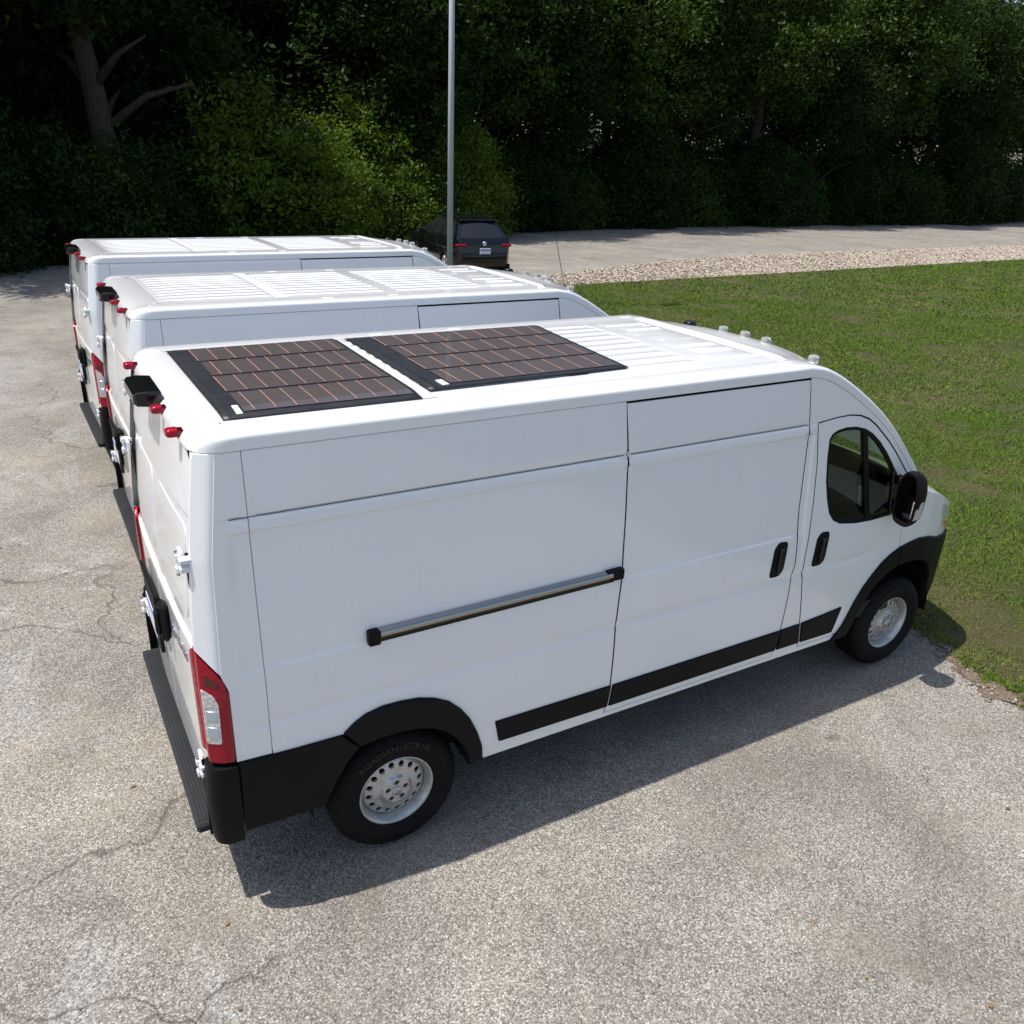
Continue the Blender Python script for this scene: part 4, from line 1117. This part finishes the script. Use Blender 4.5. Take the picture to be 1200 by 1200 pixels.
    def wheel(cx_, s):
        R0, y_out = .366, .955
        steel = Geo()
        fdisk = lambda a, b, d: ((lambda r: (cx_+a, s*(y_out-disc(r)-d), R0+b))(math.hypot(a, b)))
        def disc(r):   # depth of the steel disc behind the tyre face
            return interp(r, [(0, .010), (.075, .010), (.083, .016), (.088, .030), (.105, .036), (.135, .040), (.165, .050), (.178, .062), (.20, .085)])
        circ = lambda r, n, ph=0, c=(0, 0): [(c[0]+r*math.cos(2*math.pi*k/n+ph), c[1]+r*math.sin(2*math.pi*k/n+ph)) for k in range(n)]
        holes = [circ(.0165, 10, 0, (.148*math.cos(2*math.pi*k/16+.1), .148*math.sin(2*math.pi*k/16+.1))) for k in range(16)]
        lug = [circ(.0155, 8, 0, (.053*math.cos(2*math.pi*k/5+.3), .053*math.sin(2*math.pi*k/5+.3))) for k in range(5)]
        sheet(steel, circ(.182, 64), fdisk, holes=holes, sa=.013, sb=.013, bev=.001, depth=.02, rstep=.02) if False else None
        sheet(steel, circ(.182, 64), fdisk, holes=holes+lug, sa=.0125, sb=.0125, bev=.0015, depth=.018, rstep=.02)
        steel.lathe([(.178, s*(y_out-.10)), (.184, s*(y_out-.06)), (.193, s*(y_out-.028)), (.203, s*(y_out-.014)), (.212, s*(y_out-.008)), (.214, s*(y_out-.014)), (.210, s*(y_out-.03))], 64, 'y', (cx_, 0, R0))
        w_ = steel.build('wheel', 'steel', van)
        t = Geo(); h = .112
        prof = [(.205, y_out-.02), (.212, y_out-.012), (.220, y_out-.004), (.235, y_out+.004), (.255, y_out+.009), (.262, y_out+.012), (.285, y_out+.013), (.315, y_out+.006), (.340, y_out-.008), (.348, y_out-.015), (.356, y_out-.024), (.362, y_out-.036)]
        tw = y_out-.036
        for k in range(4):
            y0 = tw-.012-k*.040
            prof += [(.3655, y0), (.3655, y0-.022), (.357, y0-.024), (.357, y0-.030), (.3655, y0-.032)]
        prof += [(.3655, tw-.17), (.355, tw-.19), (.33, tw-.205), (.25, tw-.20), (.205, tw-.18)]
        pr = [(r, s*y) for r, y in prof]
        # tread blocks: shoulder lugs by pushing alternate segments
        seg = 120; vs2 = []; 
        for r, y in pr:
            for k in range(seg):
                a = 2*math.pi*k/seg; rr = r-(.0055 if (k % 3 == 0 and .345 < r < .3660 and abs(y) > tw-.03) else 0)
                zz = R0+rr*math.sin(a)
                vs2.append((cx_+rr*math.cos(a), y, max(zz, .001)))
        f2 = [(i*seg+k, (i+1)*seg+k, (i+1)*seg+(k+1) % seg, i*seg+(k+1) % seg) for i in range(len(pr)-1) for k in range(seg)]
        t.add(vs2, f2 if s > 0 else [x[::-1] for x in f2], None, 0, True)
        ty = t.build('tyre', 'rubber', w_)
        if s < 0:
            lt = Geo()
            for ph in (math.pi/2+.05,):
                P3 = []
                for x, y, z in v_txt:
                    r = .298+y; a = ph-x/.298; P3.append((cx_+r*math.cos(a), s*(y_out+.0118+.001+z), R0+r*math.sin(a)))
                lt.add(P3, f_txt, None, 0, False)
            lt.build('tyre_lettering', 'rubber_text', w_)['kind'] = 'stuff'
        h_ = Geo(); h_.lathe([(.0, s*(y_out-.002)), (.026, s*(y_out-.003)), (.030, s*(y_out-.008)), (.031, s*(y_out-.012))], 24, 'y', (cx_, 0, R0))
        for k in range(5):   # ridges of the raised emblem
            a = k*2*math.pi/5+.3
        for dx, dz, l in ((-.010, .004, .012), (.010, .004, .012), (0, -.006, .012)): h_.tube([(cx_+dx, s*(y_out-.001), R0+dz-l*.5), (cx_+dx*.5, s*(y_out-.001), R0+dz+l*.5)], .003, 6)
        h_.build('hub_cap', 'steel', w_)
        b = Geo(); b.lathe([(.0, s*(y_out-.12)), (.185, s*(y_out-.12)), (.185, s*(y_out-.20))], 32, 'y', (cx_, 0, R0)); b.build('brake_drum', 'rust', w_)
        n_ = Geo()
        for k in range(5):
            a = 2*math.pi*k/5+.3; p = (cx_+.053*math.cos(a), 0, R0+.053*math.sin(a)); n_.tube([(p[0], s*(y_out-.06), p[2]), (p[0], s*(y_out-.018), p[2])], .0105, 6)
        n_.build('lug_nut', 'rust', w_)
    for cx_ in (0, WB):
        for s in (-1, 1): wheel(cx_, s)
    return van

van = build_van()
tag(van, 'white cargo van nearest the camera with two dark solar panels on its roof', 'van', 'white cargo vans parked side by side')
van2 = copy_tree(van); van2.location = (.174, 3.084, 0); van2.rotation_euler.z = .001
tag(van2, 'middle white cargo van of the row, bare ribbed roof, between two others', 'van', 'white cargo vans parked side by side')
van3 = copy_tree(van); van3.location = (.179, 6.35, 0); van3.rotation_euler.z = .021
tag(van3, 'farthest white cargo van of the row, closest to the dark trees', 'van', 'white cargo vans parked side by side')
# whip aerials on the far-side wing of the two rear vans
for v_ in (van2, van3):
    g = Geo(); g.tube([(4.24, .93, 1.40), (4.22, .935, 1.46)], [.022, .012], 8); g.tube([(4.22, .935, 1.46), (4.06, .98, 2.12), (3.90, 1.0, 2.74)], [.005, .004, .003], 6); g.tube([(3.902, 1.0, 2.73), (3.895, 1.0, 2.76)], .007, 6)
    g.build('aerial', 'gloss_black', v_)

# ------------------------------------------------------------------ solar panels on the nearest van
def solar(name, C, label, seed):
    """C = four corners (x,y): rear-right, front-right, front-left, rear-left"""
    r = np.random.default_rng(seed)
    C = [np.array(c) for c in C]
    def bil(u, v): return (C[0]*(1-u)+C[1]*u)*(1-v)+(C[3]*(1-u)+C[2]*u)*v
    ctr = bil(.5, .5)
    def drape(y): return -.0125*S((abs(y)-.61)/.13)
    root = empty(name, (ctr[0], ctr[1], 2.4790)); tag(root, label, 'solar panel', 'flexible solar panels on the van roof')
    g = Geo(); n = 28
    vs2 = []
    for zz in (0.0, .004):
        for j in range(n+1):
            for i in range(n+1):
                p = bil(i/n, j/n)-ctr; vs2.append((p[0], p[1], drape(p[1]+ctr[1])+zz+.0008*math.sin(i*1.7+j)*(1 if 0 < i < n and 0 < j < n else 0)))
    m1 = n+1; T = m1*m1; f2 = []
    for j in range(n):
        for i in range(n): f2.append((T+j*m1+i, T+j*m1+i+1, T+(j+1)*m1+i+1, T+(j+1)*m1+i))
    per = [(0, i) for i in range(n)]+[(j, n) for j in range(n)]+[(n, n-i) for i in range(n)]+[(n-j, 0) for j in range(n)]
    idx = [a*m1+b for a, b in per]
    for k in range(len(idx)): a, b = idx[k], idx[(k+1) % len(idx)]; f2.append((a, b, T+b, T+a))
    g.add(vs2, f2, None, 0, True); back = g.build('backing_sheet', 'panelback', root)
    # thin fold lines across the junction band
    L = np.linalg.norm(C[1]-C[0]); Wd = np.linalg.norm(C[3]-C[0])
    u0 = .112; rows = 4; mv = .035; rh = (1-2*mv)/rows; nc = 9
    def quad(u0_, u1_, v0_, v1_, z): return [tuple(np.append(bil(u, v)-ctr, z+drape(bil(u, v)[1]))) for u, v in ((u0_, v0_), (u1_, v0_), (u1_, v1_), (u0_, v1_))]
    for k in range(rows):
        v0 = mv+k*rh+.010; v1 = mv+(k+1)*rh-.010
        span = 1-.022-u0; cw = span/(nc-.5); st = 0.0 if k % 2 else -.5
        for c_ in range(nc+1):
            a0 = max(u0, u0+(c_+st)*cw); a1 = min(1-.022, u0+(c_+st+1)*cw)
            if a1-a0 < .01: continue
            me = bpy.data.meshes.new('solar_cell'); P = []; NS = 5
            for j in range(NS+1):
                vv = v0+(v1-v0)*j/NS
                for uu in (a0+.0012, a1-.0012): P.append(tuple(np.append(bil(uu, vv)-ctr, .0075+drape(bil(uu, vv)[1]))))
            me.from_pydata(P, [], [(2*j, 2*j+1, 2*j+3, 2*j+2) for j in range(NS)])
            uv = me.uv_layers.new(); fr = (a1-a0)/cw
            for li, lp in enumerate(me.loops):
                vi = lp.vertex_index; uv.data[li].uv = (fr*(vi % 2), (vi//2)/NS)
            me.materials.append(M['cell']); o = bpy.data.objects.new('solar_cell', me); COL.objects.link(o); o.parent = root
            if a0 > u0+.005 or (k % 2 == 1):
                me = bpy.data.meshes.new('copper_ribbon'); P = []
                for j in range(NS+1):
                    vv = v0+.002+(v1-v0-.004)*j/NS
                    for uu in (a0-.0023, a0+.0023): P.append(tuple(np.append(bil(uu, vv)-ctr, .0092+drape(bil(uu, vv)[1]))))
                me.from_pydata(P, [], [(2*j, 2*j+1, 2*j+3, 2*j+2) for j in range(NS)]); me.materials.append(M['copper'])
                o = bpy.data.objects.new('copper_ribbon', me); COL.objects.link(o); o.parent = root
    for nm, a, b, v0, v1, z, mt in (('cable_cover', .038, .044, .02, .98, .0075, 'panelback'), ('sticker', .074, .102, .030, .105, .0075, 'sticker')):
        g = Geo(); P = quad(a, b, v0, v1, z)+quad(a, b, v0, v1, .003); g.add(P, [(0, 1, 2, 3), (4, 5, 1, 0), (5, 6, 2, 1), (6, 7, 3, 2), (7, 4, 0, 3)], None, 0, False); g.build(nm, mt, root)
solar('solar_panel', [(-.675, -.735), (.255, -.738), (.305, .735), (-.672, .690)], 'dark flexible solar panel at the rear of the nearest van roof', 1)
solar('solar_panel', [(.335, -.640), (1.575, -.612), (1.745, .700), (.368, .690)], 'dark flexible solar panel further forward on the nearest van roof', 2)

# ------------------------------------------------------------------ lamp post behind the vans
g = Geo(); pole = empty('lamp_post', (8.25, 15.35, 0)); tag(pole, 'slim grey steel lamp post rising behind the farthest van', 'lamp post')
g.tube([(0, 0, .06), (0, 0, 5), (0, 0, 11.4)], [.075, .068, .058], 20); g.build('post', 'galv', pole)
g = Geo(); g.lathe([(.0, .10), (.13, .10), (.16, .07), (.16, .035), (.20, .03), (.20, .0)], 24, 'z'); g.build('base_plate', 'galv', pole)
g = Geo(); g.tube([(0, 0, 11.3), (.25, -.1, 11.45), (1.1, -.45, 11.5)], [.04, .04, .035], 10); g.build('arm', 'galv', pole)
g = Geo(); g.box((.9, -.62, 11.42), (1.6, -.36, 11.54), bev=.03); g.build('lamp_head', 'galv', pole)

# ------------------------------------------------------------------ black SUV parked nose-in to the trees
def build_car():
    car = empty('parked_suv', (11.4, 19.4, 0), R(90-6)); car.scale = (1.03, 1.03, 1.06)
    tag(car, 'black sport utility car parked behind the vans, its rear facing the camera', 'car')
    XRZ = [(.3, .05), (.45, .0), (.66, -.02), (.72, .03), (.95, .06), (1.02, .10), (1.12, .17)]
    def w(x, z):
        v = .935
        if x < .45: v -= .20*((.45-x)/.45)**2.4
        if x > 4.1: v -= .34*((x-4.1)/.62)**2.2
        if z > .90: v -= (z-.90)*.32
        if z < .55: v -= (.55-z)*.12
        v += .012*math.exp(-((z-.86)/.03)**2)
        return v
    arch = lambda c: [(c+.39*math.cos(a), .34+.39*math.sin(a)) for a in np.linspace(math.pi, 0, 15)]
    g = Geo()
    for s in (-1, 1):
        out = [(.02, .34)]+arch(.95)+arch(3.76)+[(4.66, .34), (4.70, .6), (4.66, .85), (4.45, .98), (3.6, 1.10), (2.0, 1.115), (.17, 1.12), (.10, 1.02), (.055, .95), (.03, .73), (-.02, .66), (0, .45)]
        sheet(g, out, lambda a, b, d, s=s: (a, s*(w(a, b)-d), b), sa=.10, sb=.06, bev=.004, depth=.05, rstep=.08)
    def skin(f, us, vs_):
        P = [f(u, v) for u in us for v in vs_]; n = len(vs_)
        g.add(P, [(i*n+k, i*n+k+1, (i+1)*n+k+1, (i+1)*n+k) for i in range(len(us)-1) for k in range(n-1)], None, 0, True)
    us = np.linspace(-1, 1, 15)
    skin(lambda u, z: (interp(z, XRZ)-.10*(1-u*u)*(.9 if z < .7 else .55)+.0, u*(w(interp(z, XRZ)+.0, z)-.003), z), us[::-1], [.34, .45, .56, .655, .665, .725, .735, .85, .94, .955, 1.02, 1.12])
    skin(lambda u, t: (lambda x, z: (x+.10*(1-u*u)*t, u*(w(x, z)-.003), z+.05*(1-u*u)))(3.5+1.17*t, 1.105-.02*t-.22*t**3), us, np.linspace(0, 1, 8))
    skin(lambda u, z: (4.68+.12*(1-u*u), u*(w(4.66, z)-.003), z), us, [.3, .5, .7, .9])
    body = g.build('body', 'car_paint', car)
    # greenhouse rings
    def ring(t):
        z = 1.10+.50*t; xr = .17+.40*t+.08*t*t; xf = 3.55-1.15*t; hw = .875-.245*t-.02*t*t
        fr = [.0, .05, .36, .40, .68, .71, .95, 1.0]
        pts = [(xr+(xf-xr)*k, -(hw-.05*(abs(k-.5)*2)**6), z) for k in fr]
        pts += [(xf+.08*(1-v*v), v*(hw-.05), z) for v in (-.86, -.4, 0, .4, .86)]
        pts += [(xr+(xf-xr)*k, (hw-.05*(abs(k-.5)*2)**6), z) for k in fr[::-1]]
        pts += [(xr-.07*(1-v*v), v*(hw-.05), z) for v in (.86, .4, 0, -.4, -.86)]
        return pts
    lev = [0, .06, .86, .95, 1.0]; rg = [ring(t) for t in lev]; n = len(rg[0])
    g = Geo(); glass = {}
    for a in range(len(lev)-1):
        for k in range(n):
            k2 = (k+1) % n; quad = [rg[a][k], rg[a][k2], rg[a+1][k2], rg[a+1][k]]
            key = None
            if a == 1:
                if k in (1,): key = 'q_r'
                elif k in (3,): key = 'm_r'
                elif k in (5,): key = 'f_r'
                elif 8 <= k <= 11: key = 'front'
                elif k == 14: key = 'f_l'
                elif k == 16: key = 'm_l'
                elif k == 18: key = 'q_l'
                elif 21 <= k <= 24: key = 'rear'
            if key: glass.setdefault(key, []).append(quad)
            else: g.add(quad, [(0, 1, 2, 3)], None, 0, False)
    top = ring(1.0); c0 = (1.45, 0, 1.645)
    inner = [((p[0]-1.45)*.75+1.45, p[1]*.75, 1.632) for p in top]
    g.add(top+inner, [(k, (k+1) % n, n+(k+1) % n, n+k) for k in range(n)], None, 0, True)
    g.add(inner+[c0], [(k, (k+1) % n, n) for k in range(n)], None, 0, True)
    g.build('cabin_roof', 'car_paint', car)
    for key, qs in glass.items():
        g = Geo()
        for qd in qs: g.add(qd, [(0, 1, 2, 3)], None, 0, False)
        g.build({'front': 'windshield', 'rear': 'rear_window'}.get(key, 'side_window'), 'car_glass', car)
    g = Geo(); g.box((.48, -.60, 1.555), (.80, .60, 1.605), bev=.02); g.build('spoiler', 'car_paint', car)
    g = Geo(); g.box((.22, -.25, 1.19), (.30, .12, 1.205), bev=.004, tf=Matrix.Translation((-.02, 0, 0))); g.build('wiper', 'black', car)
    for s in (-1, 1):
        g = Geo(); g.tube([(.75, s*.56, 1.62), (.85, s*.56, 1.655), (2.2, s*.57, 1.655), (2.3, s*.57, 1.615)], .014, 8); g.build('roof_rail', 'black', car)
        g = Geo(); g.box((.0, s*.72-.16, .90), (.14, s*.72+.16, .965), bev=.015); tl = g.build('tail_lamp', 'red', car)
        g = Geo(); g.box((2.95, s*1.02-.11, 1.08), (3.12, s*1.02+.09, 1.21), bev=.04); g.build('door_mirror', 'car_paint', car)
        for cx in (.95, 3.76):
            g = Geo(); rr = [(cx+.40*math.cos(a), .34+.40*math.sin(a)) for a in np.linspace(0, math.pi, 17)]; ri = [(cx+.345*math.cos(a), .34+.345*math.sin(a)) for a in np.linspace(math.pi, 0, 17)]
            sheet(g, rr+ri, lambda a, b, d, s=s: (a, s*(w(a, b)+.012-d), b), sa=.08, sb=.08, bev=.004, depth=.25, rstep=.06); g.build('arch_cladding', 'black', car)
            g = Geo(); g.lathe([(.22, s*.90), (.30, s*.925), (.34, s*.91), (.36, s*.88), (.36, s*.72), (.30, s*.70)], 36, 'y', (cx, 0, .36)); wh = g.build('wheel', 'rubber', car)
            g = Geo(); g.lathe([(.225, s*.905), (.215, s*.90), (.20, s*.86), (.05, s*.87), (.0, s*.875)], 36, 'y', (cx, 0, .36))
            for k in range(5): a = k*1.2566; g.tube([(cx+.04*math.cos(a), s*.885, .36+.04*math.sin(a)), (cx+.20*math.cos(a), s*.895, .36+.20*math.sin(a))], .018, 6)
            g.build('rim', 'steel', wh)
    g = Geo(); g.box((-.085, -.17, .70), (-.062, .17, .86), bev=.005); p = g.build('license_plate', 'plate', car)
    g = Geo(); g.box((-.0885, -.16, .795), (-.0842, .16, .83)); g.build('plate_band', 'plate_blue', p)
    g = Geo(); g.lathe([(.0, -.012), (.055, -.010), (.062, .0), (.062, .01)], 24, 'x', (-.005, 0, .985)); g.tube([(-.018, -.04, 1.0), (-.018, 0, .97), (-.018, .04, 1.0)], .006, 6); g.build('emblem', 'chrome', car)
    v, f = text_mesh('CX-50', .06, .003); g = Geo(); g.add([(.003-z, -x-.52, y+.82) for x, y, z in v], f, None, 0, False); g.build('badge_lettering', 'chrome', car)
    g = Geo(); g.box((.05, -.86, .22), (4.6, .86, .40)); g.build('underbody', 'lining', car)
    return car
car = build_car()

# ------------------------------------------------------------------ trees and undergrowth
def leaves(cent, rad, n_per, size, seed, up=0.35, flat_=0.75):
    r = np.random.default_rng(seed); n = len(cent)*n_per
    P = np.repeat(cent, n_per, 0)+r.normal(0, 1, (n, 3))*np.repeat(rad, n_per)[:, None]*np.array([1, 1, flat_])*0.55
    N = r.normal(0, 1, (n, 3)); N[:, 2] = np.abs(N[:, 2])+up; N /= np.linalg.norm(N, axis=1)[:, None]
    A = np.cross(N, r.normal(0, 1, (n, 3))); A /= np.linalg.norm(A, axis=1)[:, None]+1e-9; B = np.cross(N, A)
    s_ = (size*r.uniform(.6, 1.35, n))[:, None]
    c = N*s_*r.uniform(-.1, .25, n)[:, None]
    V = np.stack([P-A*s_, P-B*s_*.48+c, P+A*s_, P+B*s_*.48+c], 1)
    return V.reshape(-1, 3)
LEAFT = [(0, 1, 2), (0, 2, 3)]

def tree_variant(seed, z0, z1, rad, ncl, nper, leafsize, trunk_r, mat, lean=0.0):
    """returns (trunk mesh, crown mesh)"""
    r = np.random.default_rng(seed)
    # crown clusters: shell-biased, ragged ellipsoid with random lobes
    lob = r.normal(0, 1, (9, 3)); lob /= np.linalg.norm(lob, axis=1)[:, None]
    la = r.uniform(.72, 1.18, 9)
    D = r.normal(0, 1, (ncl, 3)); D /= np.linalg.norm(D, axis=1)[:, None]
    k = np.argmax(D@lob.T, 1); rr = la[k]*(r.uniform(0, 1, ncl)**.38)
    h = (z1-z0)/2
    C = D*rr[:, None]*np.array([rad, rad, h]); C[:, 2] += (z0+z1)/2; C[:, :2] *= np.clip(1.15-.35*(C[:, 2:3]-z0)/(z1-z0), .6, 1.15)
    C = C[C[:, 2] > z0-.6]
    crown = fast_mesh('crown', leaves(C, r.uniform(.45, 1.0, len(C)), nper, leafsize, seed+50), 4, LEAFT, [mat])
    g = Geo(); zt = z0+.75*(z1-z0); pts = []; R_ = []
    for i in range(11):
        t = i/10; pts.append((lean*t*3+.25*math.sin(t*5+seed), .22*math.sin(t*4+seed*2), zt*t)); R_.append(trunk_r*(1-.80*t)*(1+.5*max(0, .08-t)/.08))
    g.tube(pts, R_, 14)
    for i in range(9):
        t = r.uniform(.28, .9); b = Vector(pts[int(t*10)]); a = r.uniform(0, 6.28); L = rad*r.uniform(.45, .85)*(1.15-t*.6)
        e = b+Vector((math.cos(a)*L, math.sin(a)*L, L*r.uniform(.35, .8))); m_ = b.lerp(e, .5)+Vector((0, 0, .12*L))
        rb = trunk_r*(1-.8*t)*.5; g.tube([b, m_, e], [rb, rb*.6, rb*.2], 8)
    o = g.build('trunk', 'bark'); tm = o.data; bpy.data.objects.remove(o)
    return tm, crown
def shrub_variant(seed, rad, h, ncl, nper, leafsize, mat):
    r = np.random.default_rng(seed)
    D = r.normal(0, 1, (ncl, 3)); D /= np.linalg.norm(D, axis=1)[:, None]; D[:, 2] = np.abs(D[:, 2])
    lob = r.normal(0, 1, (7, 3)); lob /= np.linalg.norm(lob, axis=1)[:, None]; la = r.uniform(.65, 1.2, 7)
    rr = la[np.argmax(D@lob.T, 1)]*(r.uniform(0, 1, ncl)**.35)
    C = D*rr[:, None]*np.array([rad, rad, h]); C[:, 2] = np.maximum(C[:, 2], .15)
    fol = fast_mesh('foliage', leaves(C, r.uniform(.28, .62, len(C)), nper, leafsize, seed+90), 4, LEAFT, [mat])
    g = Geo()
    for i in range(7):
        a = r.uniform(0, 6.28); e = (math.cos(a)*rad*.6, math.sin(a)*rad*.6, h*r.uniform(.5, .85)); g.tube([(.1*math.cos(a), .1*math.sin(a), 0), (e[0]*.4, e[1]*.4, e[2]*.6), e], [.05, .035, .01], 6)
    o = g.build('stems', 'bark'); sm = o.data; bpy.data.objects.remove(o)
    return sm, fol
def place(name, parts, loc, rz, sc, label, cat, group):
    o = empty(name, loc, rz); o.scale = (sc, sc, sc*random.uniform(.92, 1.08)); tag(o, label, cat, group)
    for nm, me in parts:
        c = bpy.data.objects.new(nm, me); COL.objects.link(c); c.parent = o
    return o

TV = [tree_variant(11, 4.6, 15.5, 5.0, 620, 72, .125, .34, 'leaf_a'), tree_variant(12, 5.0, 16.5, 5.4, 640, 72, .13, .40, 'leaf_b', .15),
      tree_variant(13, 4.2, 14.0, 4.6, 560, 72, .12, .30, 'leaf_a', -.2), tree_variant(14, 5.4, 17.5, 5.2, 640, 72, .13, .36, 'leaf_b')]
SV = [shrub_variant(21, 1.9, 3.6, 260, 60, .085, 'leaf_a'), shrub_variant(22, 2.2, 4.4, 300, 60, .09, 'leaf_a'),
      shrub_variant(23, 1.8, 3.2, 250, 60, .08, 'leaf_b'), shrub_variant(24, 2.0, 4.0, 280, 60, .085, 'leaf_c')]
def tl_y(x): return float(np.interp(x, [-40, -20, -1.5, 0, 8, 20.8, 27, 34.2, 41.5, 60, 75, 120], [16, 20, 23.8, 24.9, 28.5, 33.8, 35.4, 36.5, 36.9, 37.4, 39.5, 40]))
ORD = ['first', 'second', 'third', 'fourth', 'fifth', 'sixth', 'seventh', 'eighth', 'ninth', 'tenth', 'eleventh', 'twelfth', 'thirteenth', 'fourteenth', 'fifteenth', 'sixteenth', 'seventeenth', 'eighteenth', 'nineteenth', 'twentieth', 'twenty-first', 'twenty-second', 'twenty-third', 'twenty-fourth', 'twenty-fifth', 'twenty-sixth', 'twenty-seventh', 'twenty-eighth', 'twenty-ninth', 'thirtieth', 'thirty-first', 'thirty-second', 'thirty-third', 'thirty-fourth', 'thirty-fifth', 'thirty-sixth', 'thirty-seventh', 'thirty-eighth', 'thirty-ninth', 'fortieth']
def trunk_parts(v): return [('trunk', v[0]), ('crown', v[1])]
# big trunk at the left
tm, cm = tree_variant(31, 6.5, 15, 3.8, 420, 72, .13, .50, 'leaf_a', -.35)
place('tree', [('trunk', tm), ('crown', cm)], (2.2, 28.4, 0), .4, 1.0, 'tall tree with the thickest trunk, at the left behind the farthest van', 'tree', 'tall trees of the treeline')
# front row
xs = [-21, -15.5, -10, -4.6, 14.5, 19.5, 24.5, 30, 35.5, 41.5, 47.5, 54, 61, 69, 78]
for i, x in enumerate(xs):
    place('tree', trunk_parts(TV[i % 4]), (x+random.uniform(-.6, .6), tl_y(x)+random.uniform(1.8, 3.0), 0), random.uniform(0, 6.28), random.uniform(.95, 1.12),
          '%s tall tree from the left in the front row of the treeline' % ORD[i], 'tree', 'tall trees of the treeline')
xs = [-18, -12, -6, -1, 13.5, 18, 23, 28, 33.5, 39, 45, 51, 57, 64, 73, 85]
for i, x in enumerate(xs):
    place('tree', trunk_parts(TV[(i+2) % 4]), (x+random.uniform(-1, 1), tl_y(x)+random.uniform(7.5, 9.5), 0), random.uniform(0, 6.28), random.uniform(1.1, 1.3),
          '%s tall tree from the left in the back row behind the treeline' % ORD[i], 'tree', 'tall trees of the treeline')
for i, x in enumerate([-16, -9.5, -4, 0, 3.5, 8, 13, 19, 26]):
    place('tree', trunk_parts(TV[(i+1) % 4]), (x, tl_y(x)+15+(i % 2)*2, 0), i*1.3, 1.45,
          '%s tree from the left in the deepest part of the wood' % ORD[i], 'tree', 'tall trees of the treeline')
# undergrowth
x = -12.0; i = 0
while x < 74:
    step = 2.0+max(0, x-20)*.035
    bright = 5 < x < 19  # stretch whose sunlight is put into a paler leaf colour
    v = SV[3] if (bright and i % 3 != 1) else (SV[2] if i % 4 == 3 else SV[i % 2])
    place('shrub', [('stems', v[0]), ('foliage', v[1])], (x+random.uniform(-.4, .4), tl_y(x)+random.uniform(.9, 2.2), -.02), random.uniform(0, 6.28), random.uniform(.85, 1.25)+max(0, x-20)*.006,
          '%s leafy shrub from the left along the foot of the treeline' % ORD[i], 'shrub', 'shrubs along the foot of the treeline')
    x += step; i += 1
for i, (x, dy, sc_) in enumerate([(7.6, -.6, .8), (9.3, -1.0, .95), (11.2, -.5, 1.0), (12.9, -.9, .75), (14.7, -1.2, .9), (16.6, -.6, 1.0), (18.3, -.2, .7)]):
    v = SV[3] if i % 2 else SV[2]
    place('shrub', [('stems', v[0]), ('foliage', v[1])], (x, tl_y(x)+dy, -.02), i*2.1, sc_,
          '%s sunlit bright green shrub from the left, in front of the dark thicket' % ORD[i], 'shrub', 'sunlit shrubs near the parked car')
x = -14.0; i = 0
while x < 84:
    v = SV[(i+1) % 3]
    place('shrub', [('stems', v[0]), ('foliage', v[1])], (x+random.uniform(-.6, .6), tl_y(x)+random.uniform(4.2, 5.6), -.02), random.uniform(0, 6.28), random.uniform(1.5, 1.85),
          '%s tall dark shrub from the left in the thicket behind the front shrubs' % ORD[i], 'shrub', 'shrubs in the thicket')
    x += 3.2+max(0, x-20)*.03; i += 1

for i, x in enumerate([-9, -5, -1.5, 1.5, 4.5, 8, 12, 16]):
    v = SV[i % 2]
    place('shrub', [('stems', v[0]), ('foliage', v[1])], (x, tl_y(x)+11+(i % 2)*1.5, -.02), i*1.7, 2.5,
          '%s very tall dark thicket shrub from the left, deep in the wood' % ORD[i], 'shrub', 'shrubs in the thicket')
